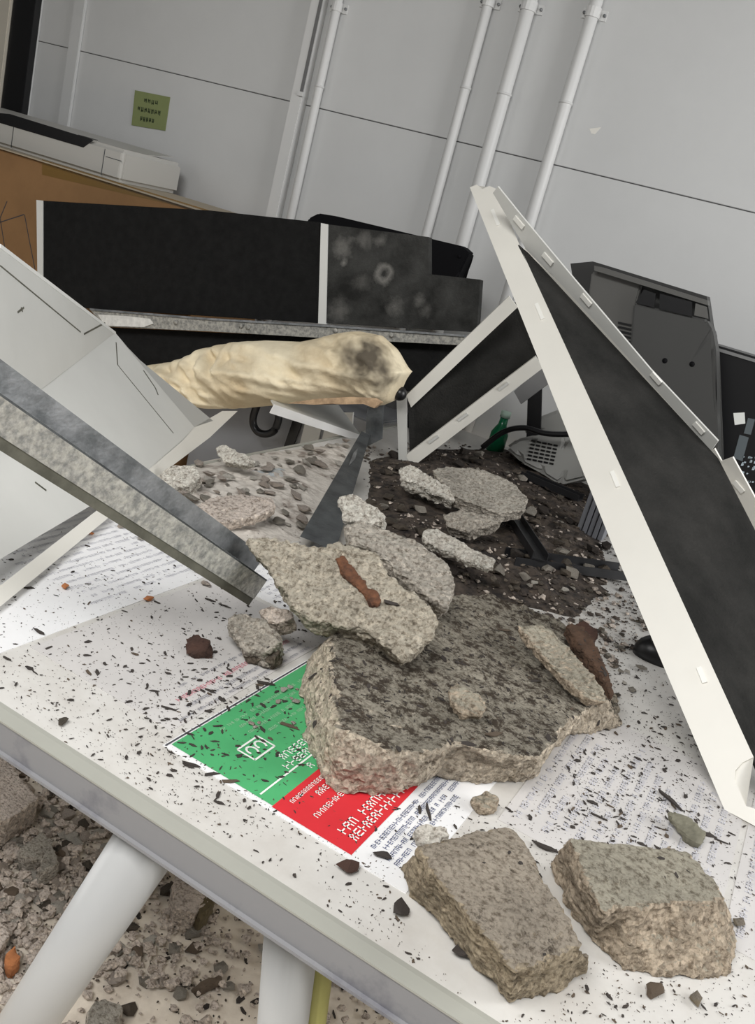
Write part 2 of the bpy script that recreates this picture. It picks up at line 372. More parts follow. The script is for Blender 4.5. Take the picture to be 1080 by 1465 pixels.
# tall cabinet at the edge of the wall: cream front, black side
cb = empty('tall_cabinet'); cy = 2.47
xa = (at_y(22, 0, cy).x + at_y(4, 150, cy).x) / 2; xb = (at_y(52, 0, cy).x + at_y(37, 150, cy).x) / 2
box_obj('cabinet_door', (-3.15, cy - 0.02, 0.0), (xa, cy + 0.02, 2.4), CREAM, cb, 0.003)
box_obj('cabinet_side', (xa + 0.001, cy - 0.01, 0.0), (xb, cy + 0.02, 2.4), BLACKP, cb, 0.002)
tag(cb, 'tall cream cabinet door with black side standing at the wall', 'cabinet')
# note on the wall
nc = [on_plane(x, y, Vector((0, WY - 0.003, 0)), Vector((0, 1, 0))) for x, y in ((193, 129), (243, 139), (236, 187), (188, 179))]
note = plate('wall_note', nc, (0, -1, 0), 0.002, NOTE)
bm = bmesh.new()
rn = random.Random(4)
for (u0, u1, v, k) in ((0.3, 0.72, 0.24, 4), (0.14, 0.82, 0.5, 7), (0.24, 0.66, 0.76, 5)):
    for i in range(k):
        uu = u0 + (u1 - u0) * i / k; wdt = (u1 - u0) / k * 0.62
        P = lambda a, b: nc[0] + (nc[1] - nc[0]) * a + (nc[3] - nc[0]) * b + Vector((0, -0.0006, 0))
        for s in range(3):
            if s == 1: q = (uu, v - 0.05 + rn.uniform(0, .08), uu + wdt, 0.028)
            else: q = (uu + (wdt - 0.02) * (s // 2), v - 0.07, uu + (wdt - 0.02) * (s // 2) + 0.024, rn.uniform(0.09, 0.14))
            bm.faces.new([bm.verts.new(P(*c)) for c in ((q[0], q[1]), (q[2], q[1]), (q[2], q[1] + q[3]), (q[0], q[1] + q[3]))])
bm_obj('lettering', bm, mat('note_ink', (0.05, 0.07, 0.03), 0.8), note)
tag(note, 'small green paper note with three handwritten rows on the wall', 'note')

# ================================================================== table
FY = 0.566; TXL, TXR, TYB = -0.97, 0.62, 2.42
tb = empty('table')
box_obj('tabletop', (TXL + 0.012, FY + 0.0, TZ - 0.028), (TXR, TYB, TZ), TABLE, tb, 0.0015)
def extr_x(name, prof, xa, xb, m, parent):
    bm = bmesh.new(); a = [bm.verts.new((xa, y, z)) for y, z in prof]; b = [bm.verts.new((xb, y, z)) for y, z in prof]; k = len(prof)
    bm.faces.new(a); bm.faces.new(list(reversed(b)))
    for i in range(k): bm.faces.new((a[i], b[i], b[(i + 1) % k], a[(i + 1) % k]))
    return bm_obj(name, bm, m, parent)
zm = at_y(228, 1183, FY - 0.016).z; zb = at_y(228, 1234, FY - 0.016).z
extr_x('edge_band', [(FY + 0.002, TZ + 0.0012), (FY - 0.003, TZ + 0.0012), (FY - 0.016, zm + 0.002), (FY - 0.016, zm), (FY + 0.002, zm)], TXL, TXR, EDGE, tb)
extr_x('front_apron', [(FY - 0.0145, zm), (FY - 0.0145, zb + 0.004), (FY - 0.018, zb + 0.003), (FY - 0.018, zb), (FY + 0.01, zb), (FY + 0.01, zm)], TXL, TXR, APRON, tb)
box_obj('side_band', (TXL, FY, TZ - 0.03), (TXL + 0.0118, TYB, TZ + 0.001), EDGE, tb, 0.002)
l1a = at_z(200, 1195, zb); l1b = at_z(-85, 1650, 0.0)
l1a = l1a + Vector((0, 0.03, 0.0))
tube_obj('leg', [l1a + (l1a - l1b) * 0.02, l1b], 0.0315, LEGP, tb, 28)
l2b = at_z(372, 1790, 0); l2a = at_z(364, 1335, zb) + Vector((0, 0.06, 0))
tube_obj('leg', [l2a + Vector((0, 0, .01)), l2b], 0.0255, LEGP, tb, 28)
for (x, y) in ((TXL + 0.1, TYB - 0.1), (TXR - 0.08, TYB - 0.1), (TXR - 0.1, FY + 0.08)): tube_obj('leg', [(x, y, 0), (x, y, TZ - 0.028)], 0.03, LEGP, tb, 20)
tag(tb, 'white laminate table with splayed round legs under all the rubble', 'table')
yb = at_z(408, 1780, 0.0); ya = at_z(397, 1362, zb - .03) + Vector((0, 0.08, 0))
yp = empty('yellow_post'); d = (ya - yb)
tube_obj('tube', [yb, ya], 0.0155, YELLOW, yp, 16); tube_obj('foot_cap', [yb, yb + d * 0.03], 0.0175, BLACKP, yp, 16)
tag(yp, 'olive yellow tube standing right behind the upright table leg', 'tube')

# ---------------------------------------------------------------- printed sheets on the table
def sheet(name, x0, x1, y0, y1, z, m, label, rot=0.0):
    bm = bmesh.new(); box(bm, (x0, y0, TZ), (x1, y1, z)); o = bm_obj(name, bm, m); tag(o, label, 'paper'); return o
def patch(name, x0, x1, y0, y1, z, m, parent, border=None):
    bm = bmesh.new(); bm.faces.new([bm.verts.new(p) for p in ((x0, y0, z), (x1, y0, z), (x1, y1, z), (x0, y1, z))]); return bm_obj(name, bm, m, parent)
def rows(name, rects, z, m, parent, seed=0):
    """rows of letter-like marks; rect = (x, y0, y1, height, fill): each row runs along y, letters h tall along x"""
    r = random.Random(seed); bm = bmesh.new()
    def q(x0, y0, x1, y1): bm.faces.new([bm.verts.new(p) for p in ((x0, y0, z), (x1, y0, z), (x1, y1, z), (x0, y1, z))])
    for (x, y0, y1, h, fill) in rects:
        y = y0
        while y < y1:
            wd = h * r.uniform(0.5, 0.9)
            if r.random() < fill:
                s = h * 0.16
                k = r.randrange(4)
                q(x, y, x + h, y + s)
                if k != 1: q(x, y, x + s, y + wd)
                if k in (0, 2): q(x, y + wd - s, x + h, y + wd)
                if k in (1, 2, 3): q(x + h * 0.42, y, x + h * 0.42 + s, y + wd)
                if k == 3: q(x + h - s, y, x + h, y + wd)
            y += wd + h * 0.25
    o = bm_obj(name, bm, m, parent); o['kind'] = 'stuff'; return o
sh1 = sheet('printed_sheet', -0.43, -0.155, 0.636, 0.985, TZ + 0.0008, PAPER, 'printed sheet with green and red blocks under the largest concrete slab')
zz = TZ + 0.0012
patch('green_block', -0.425, -0.302, 0.643, 0.975, zz, GREEN, sh1)
patch('red_block', -0.302, -0.214, 0.641, 0.9, zz, RED, sh1)
patch('black_rule', -0.4285, -0.4265, 0.637, 0.985, zz, INKD, sh1)
rows('white_lettering', [(-0.343, .71, .80, .009, .95), (-0.331, .70, .83, .0085, .95), (-0.315, .72, .80, .008, .9), (-0.241, .66, .75, .0095, .95), (-0.229, .66, .78, .0095, .95), (-0.285, .69, .76, .007, .9), (-0.268, .66, .72, .006, .9), (-0.295, .66, .72, .005, .9)], zz + 0.0004, INKW, sh1, 3)
rows('pale_lettering', [(-0.41, .70, .9, .004, .8), (-0.40, .72, .9, .004, .8), (-0.388, .72, .88, .004, .8), (-0.376, .74, .9, .004, .8)], zz + 0.0004, INKLG, sh1, 5)
patch('white_rule', -0.3205, -0.3185, 0.647, 0.9, zz + 0.0004, INKW, sh1)
bm = bmesh.new()                                            # white framed emblem with two rounded figures
def strip(pts, wdt, z):
    for a, b in zip(pts, pts[1:]):
        a, b = Vector((*a, z)), Vector((*b, z)); n = (b - a).cross(Vector((0, 0, 1))).normalized() * wdt / 2
        bm.faces.new([bm.verts.new(p) for p in (a - n, b - n, b + n, a + n)])
ex, ey = -0.376, 0.686; zq = zz + 0.0006
strip([(ex, ey), (ex + .022, ey), (ex + .022, ey + .035), (ex, ey + .035), (ex, ey)], .0022, zq)
for k in (0, 1): strip([(ex + .011 + .0065 * math.cos(a), ey + .0105 + .0145 * k + .0055 * math.sin(a)) for a in [0.6 + 0.5 * i for i in range(10)]], .0025, zq)
bm_obj('emblem', bm, INKW, sh1)
rows('blue_grey_lettering', [(-0.207, .66, .84, .005, .9), (-0.198, .66, .84, .005, .9), (-0.189, .66, .84, .005, .9), (-0.180, .66, .8, .005, .9)], zz, mat('blue_ink', (0.12, 0.14, 0.25), .8), sh1, 8)
sh2 = sheet('printed_sheet', -0.64, -0.44, 0.66, 0.98, TZ + 0.0006, PAPER2, 'cream printed sheet with a pink heading beside the green block')
rows('pink_heading', [(-0.475, .70, .92, .006, .9)], TZ + 0.001, INKP, sh2, 2)
rows('grey_lettering', [(-0.46, .70, .93, .005, .9), (-0.448, .68, .93, .004, .9), (-0.49, .72, .9, .004, .7)], TZ + 0.001, INK, sh2, 2)
sh3 = sheet('printed_sheet', -0.945, -0.648, 0.585, 1.16, TZ + 0.0007, PAPER, 'bright white sheet with faint grey rows below the steel channel')
rows('grey_lettering', [(-0.93 + i * 0.014, .78 + (i % 3) * .01, 1.12 - (i % 4) * .02, .005, .85) for i in range(19)], TZ + 0.001, INKL, sh3, 6)
sh4 = sheet('printed_sheet', -0.63, -0.44, 0.99, 1.28, TZ + 0.0006, PAPER, 'white sheet lying under the end of the steel channel')
rows('grey_lettering', [(-0.62 + i * 0.013, 1.0, 1.25 - (i % 4) * .02, .005, .85) for i in range(13)], TZ + 0.001, INKL, sh4, 6)
sh5 = sheet('printed_sheet', -0.13, 0.09, 0.80, 1.12, TZ + 0.0006, PAPER2, 'text sheet lying between the concrete slab and the fallen panel')
rows('grey_lettering', [(-0.12 + i * 0.0155, .82 + (i % 2) * .02, 1.08 - (i % 5) * .02, .007, .85) for i in range(13)], TZ + 0.001, INKL, sh5, 9)
sh6 = sheet('printed_sheet', 0.097, 0.33, 0.80, 1.12, TZ + 0.0006, PAPER2, 'text sheet under the foot of the fallen black-lined panel')
rows('grey_lettering', [(0.107 + i * 0.0155, .82 + (i % 2) * .02, 1.08 - (i % 5) * .02, .007, .85) for i in range(12)], TZ + 0.001, INKL, sh6, 10)

# ================================================================== left: bent tray panel and steel channel
p_lo = at_z(0, 860, TZ + 0.012); p_hi = at_z(335, 588, TZ + 0.03)
ed = (p_hi - p_lo).normalized(); side = Vector((-ed.y, ed.x, 0)).normalized()
if side.x > 0: side = -side
def tilt_n(a, e=ed, s=side): w_ = s * math.cos(a) + Vector((0, 0, 1)) * math.sin(a); n = e.cross(w_).normalized(); return n if n.z > 0 else -n
nA = tilt_n(math.radians(38))
A = lambda x, y: on_plane(x, y, p_lo, nA)
tr = empty('bent_ceiling_panel')
f0, f1 = A(165, 476), A(-70, 660)
nB = tilt_n(math.radians(74), (f0 - f1).normalized(), side)
Bp = lambda x, y: on_plane(x, y, f0, nB)
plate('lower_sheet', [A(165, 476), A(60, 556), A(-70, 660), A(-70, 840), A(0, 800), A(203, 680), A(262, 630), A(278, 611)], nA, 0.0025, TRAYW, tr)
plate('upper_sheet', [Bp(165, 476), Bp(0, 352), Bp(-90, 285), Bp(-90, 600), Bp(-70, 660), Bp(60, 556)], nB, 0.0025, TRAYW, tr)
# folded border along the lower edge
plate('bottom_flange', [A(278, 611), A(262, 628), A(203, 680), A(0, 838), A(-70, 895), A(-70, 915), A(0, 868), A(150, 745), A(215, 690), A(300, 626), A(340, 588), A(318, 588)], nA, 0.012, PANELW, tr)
# seam of the turned border on both sheets
def line_plate(name, pa, pb, fn, n, wd, m, par, lift=0.0006, t=0.0005):
    a, b = fn(*pa), fn(*pb); k = (b - a).cross(n).normalized() * wd / 2
    return plate(name, [a - k + n * lift, b - k + n * lift, b + k + n * lift, a + k + n * lift], n, t, m, par)
line_plate('seam', (0, 380), (115, 475), Bp, nB, 0.0022, STEELO, tr)
line_plate('seam', (168, 522), (248, 620), A, nA, 0.002, STEELO, tr)
line_plate('seam', (166, 490), (168, 522), A, nA, 0.002, STEELO, tr)
line_plate('bright_edge', (0, 352), (165, 477), Bp, nB, 0.006, TRIMW, tr, 0.001, 0.003)
e0 = A(170, 484); e1 = A(300, 602); nF = (nA * 0.35 + ed * 0.94).normalized()
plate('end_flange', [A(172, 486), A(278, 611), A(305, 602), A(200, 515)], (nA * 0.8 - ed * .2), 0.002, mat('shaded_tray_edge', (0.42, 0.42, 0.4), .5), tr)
for (a, b, fn, n) in (((25, 447), (34, 440), Bp, nB), ((32, 446), (30, 440), Bp, nB), ((205, 530), (222, 555), A, nA), ((222, 555), (226, 565), A, nA), ((120, 478), (150, 462), Bp, nB), ((50, 690), (66, 702), A, nA)):
    line_plate('scratch', a, b, fn, n, 0.003, STEELO, tr)
tag(tr, 'bent pale grey metal ceiling panel leaning on the table under the steel channel', 'ceiling panel')

def channel(name, a, b, u, v, wid, dep, t, mats, label, cat='steel channel'):
    """C channel from a to b; u across the web, v away from the web (flange direction)"""
    e = empty(name)
    def pl(nm, o0, du, dv, m):
        bm = bmesh.new(); q = [o0, o0 + du, o0 + du + dv, o0 + dv]
        aa = [bm.verts.new(a + k) for k in q]; bb = [bm.verts.new(b + k) for k in q]
        bm.faces.new(aa); bm.faces.new(list(reversed(bb)))
        for i in range(4): bm.faces.new((aa[i], bb[i], bb[(i + 1) % 4], aa[(i + 1) % 4]))
        return bm_obj(nm, bm, m, e)
    pl('web', -u * wid / 2, u * wid, v * t, mats[0])
    pl('upper_flange', u * (wid / 2 - t), u * t, v * dep, mats[1])
    pl('lower_flange', -u * wid / 2, u * t, v * dep, mats[2])
    pl('upper_lip', u * (wid / 2 - 0.012), u * 0.012, v * t + v * (dep - t), mats[1]) if False else None
    tag(e, label, cat); return e
# steel channel: upper dark rail, crusted web, lower flange with its shade painted olive-dark
ca = at_z(372, 838, TZ + 0.06); 
cdir_pt = on_plane(-60, 545, at_z(0, 600, TZ + 0.33), Vector((0, 0, 1)))
e = empty('steel_channel')
axis = (cdir_pt - ca).normalized(); vw = (CAM - ca).normalized()
uu = axis.cross(vw).normalized(); uu = uu if uu.z > 0 else -uu
vv = axis.cross(uu).normalized(); vv = vv if vv.dot(vw) > 0 else -vv
def cb_strip(nm, u0, u1, v0, v1, m, e=e, a=ca, b=cdir_pt, sa=0.0):
    bm = bmesh.new(); qs = [(u0, v0), (u1, v0), (u1, v1), (u0, v1)]
    aa = [bm.verts.new(a + uu * p + vv * q - axis * sa) for p, q in qs]; bb = [bm.verts.new(b + uu * p + vv * q) for p, q in qs]
    bm.faces.new(aa); bm.faces.new(list(reversed(bb)))
    for i in range(4): bm.faces.new((aa[i], bb[i], bb[(i + 1) % 4], aa[(i + 1) % 4]))
    return bm_obj(nm, bm, m, e)
cb_strip('upper_flange', 0.0115, 0.034, -0.022, -0.02, STEEL)
cb_strip('upper_rib', 0.009, 0.011, -0.022, 0.004, STEELD)
cb_strip('web', -0.018, 0.009, 0.002, 0.004, STEELP)
cb_strip('lower_flange', -0.028, -0.018, -0.02, 0.003, STEELO)
tag(e, 'long plaster-crusted steel channel leaning across the bent pale panel', 'steel channel')

# ================================================================== back: box, printer, boards, rail, cloth
BY = 2.12
b0, b1 = at_y(-160, 175, BY), at_y(300, 303, BY); bz = (at_y(0, 215, BY).z + b1.z) / 2
bx = empty('cardboard_box')
box_obj('carton', (b0.x, BY, 0.0), (b1.x, BY + 0.33, bz), CARD, bx, 0.003)
n_ = Vector((0, -1, 0))
tp = [at_y(60, 228, BY - 0.0005), at_y(300, 301, BY - 0.0005), at_y(290, 303, BY - .0005), at_y(60, 250, BY - 0.0005)]
plate('tape', tp, n_, 0.0006, TAPE, bx)
lid = [(b0.x, BY - 0.012, bz), (b1.x + 0.01, BY - 0.012, bz), (b1.x + 0.01, BY + 0.3, bz), (b0.x, BY + 0.3, bz)]
plate('top_flap', [Vector(p) + Vector((0, 0, 0.004)) for p in lid], (0, 0, 1), 0.0038, mat('card_edge', (0.42, 0.36, 0.27), .85), bx)
def ink_line(pts, wd, y, par, m=INKD):
    P = [at_y(x, y_, y) for x, y_ in pts]
    for a, b in zip(P, P[1:]):
        k = (b - a).cross(n_).normalized() * wd / 2
        plate('ink_stroke', [a - k, b - k, b + k, a + k], n_, 0.0004, m, par)
ink_line([(35, 307), (42, 345), (50, 385)], 0.003, BY - 0.0006, bx); ink_line([(0, 318), (34, 307)], 0.003, BY - 0.0006, bx)
ink_line([(10, 288), (0, 312), (6, 350), (14, 380)], 0.003, BY - 0.0006, bx)
tag(bx, 'brown taped cardboard carton standing behind the black boards', 'box')
pr = empty('printer'); PY = BY + 0.05
q0 = at_y(-90, 150, PY); q1 = at_y(178, 215, PY); pz1 = at_y(165, 207, PY).z - 0.006
box_obj('body', (q0.x, PY, bz + 0.0045), (q1.x, PY + 0.27, pz1), PRINTER, pr, 0.012, 3)
tray = [(q0.x + 0.03, PY + 0.012, pz1 + 0.001), (at_y(125, 205, PY).x, PY + 0.012, pz1 + .001), (at_y(140, 205, PY).x, PY + 0.12, pz1 + .001), (q0.x + 0.03, PY + 0.12, pz1 + .001)]
plate('paper_tray', [at_y(x, y, PY - 0.0015) for x, y in ((-60, 156), (14, 163), (134, 200), (119, 211), (0, 176), (-60, 158))], (0, -1, 0), 0.0012, BLACKP, pr)
plate('top_cover', [(q0.x + 0.01, PY + 0.125, pz1), (q1.x - 0.02, PY + 0.125, pz1), (q1.x - 0.03, PY + 0.25, pz1 + 0.014), (q0.x + .01, PY + 0.25, pz1 + 0.014)], (0, 0, 1), 0.002, PRINTER, pr)
for px in (17, 152):
    x = at_y(px, 200, PY).x; box_obj('panel_gap', (x, PY - 0.0008, bz + 0.01), (x + 0.0025, PY + 0.001, pz1 - 0.014), STEELD, pr)
xg = at_y(152, 220, PY).x; box_obj('panel_gap', (xg, PY - 0.0008, pz1 - 0.035), (q1.x - 0.004, PY + 0.001, pz1 - 0.033), STEELD, pr)
box_obj('display', (at_y(104, 195, PY).x, PY + 0.02, pz1 + 0.002), (at_y(122, 200, PY).x, PY + 0.05, pz1 + 0.004), MONG, pr)
tag(pr, 'off-white printer with a black paper tray sitting on the carton', 'printer')

KY = 1.98; kn = Vector((0, -1, 0.06)).normalized(); kp = Vector((0, KY, 1.0))
K = lambda x, y, d=0.0: on_plane(x, y, kp + Vector((0, d, 0)), kn)
def board(name, outline, label, m, flange=None, d=0.0, cat='ceiling panel'):
    e = empty(name)
    plate('felt_lining', [K(x, y, d) for x, y in outline], kn, 0.02, m, e)
    for fl in (flange or []): plate('white_flange', [K(x, y, d - 0.003) for x, y in fl], kn, 0.026, TRIMW, e)
    tag(e, label, cat); return e
SMUDGE = mat('smudged_felt', (0.06, 0.06, 0.057), 0.95, col2=(0.02, 0.02, 0.019), scale=11, bump=0.4, bscale=250, spec=0.1)
board('lined_panel', [(61, 287), (300, 301), (457, 318), (457, 462), (300, 452), (110, 440), (61, 437)], 'largest black felt-lined panel standing above the steel rail', FELT, [[(52, 286), (61, 287), (61, 437), (54, 436)]])
b2 = board('lined_panel', [(467, 388), (613, 392), (687, 400), (682, 475), (466, 462)], 'stepped black felt panel with white smudges beside the monitor', SMUDGE, [[(459, 319), (469, 321), (466, 464), (455, 463)]])
plate('felt_lining', [K(x, y) for x, y in ((469, 321), (613, 339), (613, 391.9), (467, 387.9))], kn, 0.02, SMUDGE, b2)
# pale plaster splashes on the felt: noisy spots and one ring
def splash(m, spots):
    N, L = nt(m); b = N['Principled BSDF']; tcn = N.new('ShaderNodeTexCoord'); src = b.inputs['Base Color'].links[0].from_socket
    nn = N.new('ShaderNodeTexNoise'); nn.inputs['Scale'].default_value = 34; nn.inputs['Detail'].default_value = 8; nn.inputs['Roughness'].default_value = .7; L.new(tcn.outputs['Object'], nn.inputs['Vector'])
    for px, py, r0, wd, k in spots:
        dv = N.new('ShaderNodeVectorMath'); dv.operation = 'DISTANCE'; dv.inputs[1].default_value = K(px, py); L.new(tcn.outputs['Object'], dv.inputs[0])
        a1 = N.new('ShaderNodeMath'); a1.operation = 'MULTIPLY_ADD'; a1.inputs[1].default_value = wd * 2.4; L.new(nn.outputs['Fac'], a1.inputs[0]); L.new(dv.outputs['Value'], a1.inputs[2])
        a2 = N.new('ShaderNodeMath'); a2.operation = 'SUBTRACT'; a2.inputs[1].default_value = r0 + wd * 1.2; L.new(a1.outputs[0], a2.inputs[0])
        a3 = N.new('ShaderNodeMath'); a3.operation = 'ABSOLUTE'; L.new(a2.outputs[0], a3.inputs[0])
        mr = N.new('ShaderNodeMapRange'); mr.inputs[1].default_value = wd; mr.inputs[2].default_value = 0; mr.inputs[3].default_value = 0; mr.inputs[4].default_value = k; L.new(a3.outputs[0], mr.inputs[0])
        mx = N.new('ShaderNodeMix'); mx.data_type = 'RGBA'; L.new(mr.outputs[0], mx.inputs[0]); L.new(src, mx.inputs[6]); mx.inputs[7].default_value = (.3, .29, .27, 1); src = mx.outputs[2]
    L.new(src, b.inputs['Base Color'])
splash(SMUDGE, [(549, 392, .018, .012, .55), (490, 352, .0, .035, .4), (520, 345, .0, .025, .3), (545, 345, .0, .02, .35), (492, 376, 0, .012, .7), (485, 445, 0, .035, .3), (565, 438, 0, .025, .35), (600, 430, 0, .018, .35), (610, 445, 0, .02, .25), (520, 405, 0, .03, .2)])
board('lined_panel', [(150, 468), (660, 492), (640, 560), (340, 560), (200, 545)], 'black felt panel hanging below the steel rail behind the cloth', FELT, None, 0.012)
# steel rail
e = empty('steel_rail')
def rail_strip(nm, pix, d, t, m): return plate(nm, [K(x, y, d) for x, y in pix], kn, t, m, e)
rail_strip('web', [(128, 442), (300, 456), (470, 466), (664, 480), (664, 494), (470, 484), (300, 474), (150, 467)], -0.022, 0.012, STEELP)
rail_strip('plaster_smear', [(140, 450), (180, 452), (214, 456), (219, 463), (205, 468), (150, 466)], -0.026, 0.003, mat('white_smear', (.85, .84, .8), .9, var=.25, scale=50))
rail_strip('top_lip', [(128, 441), (300, 455), (470, 465), (664, 479), (664, 482), (470, 468), (300, 458), (129, 444)], -0.026, 0.02, STEEL)
for px, py in ((252, 461), (345, 466), (355, 468), (480, 473), (560, 479)):
    a = K(px, py, -0.024); tube_obj('rivet', [a + kn * 0.004, a - kn * 0.002], 0.006, STEELP, e, 10)
tag(e, 'galvanised steel rail with plaster smears along the black panels', 'steel rail')
# dark flat screen behind the boards
tv = empty('flat_screen'); ty = 2.2; TVp = lambda x, y, d=0: at_y(x, y, ty + d)
plate('back_shell', [TVp(432, 330), (TVp(441, 312)), TVp(455, 305), TVp(480, 309), TVp(660, 352), TVp(671, 362), TVp(655, 395), TVp(640, 470), TVp(430, 460)], (0, -1, 0), 0.04, BLACKP, tv, 0.004)
a = TVp(657, 367, -0.001); tube_obj('screw', [a, a + Vector((0, -0.003, 0))], 0.004, STEEL, tv, 10)
plate('screen_bezel', [TVp(445, 312, 0.04), TVp(660, 352, .04), TVp(640, 465, .04), TVp(440, 455, .04)], (0, -1, 0), 0.004, MONG, tv)
box_obj('stand', (-0.95, 2.205, TZ + 0.001), (-0.88, 2.235, 1.0), BLACKP, tv)
for c_ in tv.children: c_.data.materials[0] = mat('matte_black', (0.006, 0.006, 0.007), .8, spec=.1)
tag(tv, 'black flat screen with a rounded corner tucked behind the boards', 'screen')

# white panel carrying the cloth, its bright edge points at the table corner
wp = empty('white_ceiling_panel')
pA, pB = at_y(516, 622, 1.93), at_y(392, 578, 1.68); pA2, pB2 = at_y(470, 560, 2.15), at_y(260, 545, 1.9)
up_n = (pB - pA).cross(pA2 - pA).normalized(); up_n = up_n if up_n.z > 0 else -up_n
plate('sheet', [pA, pB, pB + (pA2 - pA), pA2], up_n, 0.004, TRAYW, wp)
plate('front_flange', [pA, pB, pB - up_n * 0.022 , pA - up_n * 0.016], (pB - pA).cross(up_n), 0.003, mat('white_flange_paint', (0.8, 0.8, 0.79), .4), wp)
tag(wp, 'white metal panel with a bright edge lying beneath the beige cloth', 'ceiling panel')

# beige cloth bundle
def interp(tab, x):
    for (x0_, y0_), (x1_, y1_) in zip(tab, tab[1:]):
        if x <= x1_: 
            s = (x - x0_) / (x1_ - x0_); s = max(0, s); return y0_ + (y1_ - y0_) * s
    return tab[-1][1]
topc = [(216, 522), (245, 518), (270, 512), (300, 498), (335, 490), (380, 487), (430, 489), (455, 484), (480, 477), (515, 474), (545, 480), (562, 496), (578, 522), (584, 530)]
botc = [(216, 530), (245, 555), (270, 572), (300, 585), (340, 584), (400, 579), (450, 574), (500, 570), (530, 573), (548, 580), (562, 574), (575, 548), (584, 534)]
bm = bmesh.new(); NU, NV = 150, 72; rings = []
for i in range(NU + 1):
    px = 216 + (584 - 216) * i / NU; t_, b_ = interp(topc, px), interp(botc, px)
    yc = 1.74 + 0.05 * (i / NU)
    ring = []
    for j in range(NV):
        a = 2 * math.pi * j / NV
        s = math.sin(a); c = math.cos(a)
        hh = (t_ + b_) / 2 + (b_ - t_) / 2 * (-s if True else s) * (1 if abs(s) < 1 else 1)
        dep = 0.105 * (0.35 + 0.65 * min(1, (b_ - t_) / 70)) * (1 if c < 0 else 0.5)
        p = at_y(px, hh, yc) + Vector((0, c * dep, 0))
        if c < 0:                                          # long flowing wrinkles on the visible side
            q = Vector((p.x * 5.0 + p.z * 6, p.y * 3, p.z * 26 - p.x * 5))
            q2 = Vector((p.x * 16, p.y * 8, p.z * 40 + p.x * 12))
            wr = noise.noise(q) * 0.03 - abs(noise.noise(q2)) * 0.022 + noise.noise(Vector((p.x * 9 + p.z * 4, 1, p.z * 75 - p.x * 9))) * 0.013
            if i < 55: wr += noise.noise(Vector((p.x * 38 + p.z * 26, p.z * 30, 3))) * 0.024
            p += Vector((0.0, -1, 0.25)) * wr * (-c) ** 0.5
        ring.append(bm.verts.new(p))
    rings.append(ring)
for a, b in zip(rings, rings[1:]):
    for k in range(NV): bm.faces.new((a[k], a[(k + 1) % NV], b[(k + 1) % NV], b[k]))
bm.faces.new(rings[0]); bm.faces.new(list(reversed(rings[-1])))
cl = bm_obj('cloth', bm, CLOTH, None, True)
CLS = CLOTH; N, L = nt(CLS)                                  # soot stain near one end of the cloth
sp = at_y(531, 511, 1.69); tcn = N.new('ShaderNodeTexCoord'); dv = N.new('ShaderNodeVectorMath'); dv.operation = 'DISTANCE'; dv.inputs[1].default_value = sp
L.new(tcn.outputs['Object'], dv.inputs[0]); nn = N.new('ShaderNodeTexNoise'); nn.inputs['Scale'].default_value = 28; L.new(tcn.outputs['Object'], nn.inputs['Vector'])
ml = N.new('ShaderNodeMath'); ml.operation = 'MULTIPLY_ADD'; ml.inputs[1].default_value = 0.11; L.new(nn.outputs['Fac'], ml.inputs[0]); L.new(dv.outputs['Value'], ml.inputs[2])
mr = N.new('ShaderNodeMapRange'); mr.inputs[1].default_value = 0.155; mr.inputs[2].default_value = 0.085; mr.inputs[3].default_value = 0; mr.inputs[4].default_value = 0.93; L.new(ml.outputs[0], mr.inputs[0])
mx = N.new('ShaderNodeMix'); mx.data_type = 'RGBA'; bb = N['Principled BSDF']; src = bb.inputs['Base Color'].links[0].from_socket
L.new(mr.outputs[0], mx.inputs[0]); L.new(src, mx.inputs[6]); mx.inputs[7].default_value = (0.045, 0.035, 0.025, 1); L.new(mx.outputs[2], bb.inputs['Base Color'])
hem = [at_y(x, y, 1.665) for x, y in ((410, 577), (450, 571), (500, 568), (535, 570), (545, 576), (535, 584), (520, 578), (500, 576), (450, 579))]
plate('folded_hem', hem, (0, -1, 0), 0.012, mat('cloth_hem', (0.6, 0.42, 0.26), .9, col2=(.3, .2, .12), scale=40), cl)
tag(cl, 'crumpled beige cloth with a dark stain draped below the steel rail', 'cloth')
# clutter in the gap beyond the table edge
pc = empty('storage_cabinet')
gy = 2.2
g = lambda x, y, d=0: at_y(x, y, gy + d)
box_obj('body', (b1.x + 0.03, gy, 0), (g(540, 600).x, gy + 0.25, 0.72), mat('cabinet_grey', (0.3, 0.31, 0.33), .5), pc, 0.004)
plate('white_door', [g(440, 590, -.006), g(462, 590, -.006), g(452, 650, -.006), g(425, 650, -.006)], (0, -1, 0), 0.006, TRIMW, pc)
plate('white_door', [g(470, 590, -.006), g(505, 590, -.006), g(500, 650, -.006), g(455, 650, -.006)], (0, -1, 0), 0.006, TRIMW, pc)
plate('dark_gap', [g(425, 583, -.008), g(440, 583, -.008), g(415, 650, -.008), g(402, 650, -.008)], (0, -1, 0), 0.004, BLACKP, pc)
tag(pc, 'pale grey cabinet seen in the gap under the beige cloth', 'cabinet')
cb_ = tube_obj('black_cable', [g(x, y, -0.05) for x, y in ((372, 570), (364, 590), (362, 605), (368, 617), (380, 621), (392, 616), (398, 602), (400, 588), (410, 578), (425, 585))], 0.011, BLACKP, None, 10)
tag(cb_, 'thick black cable looped in the gap under the beige cloth', 'cable')

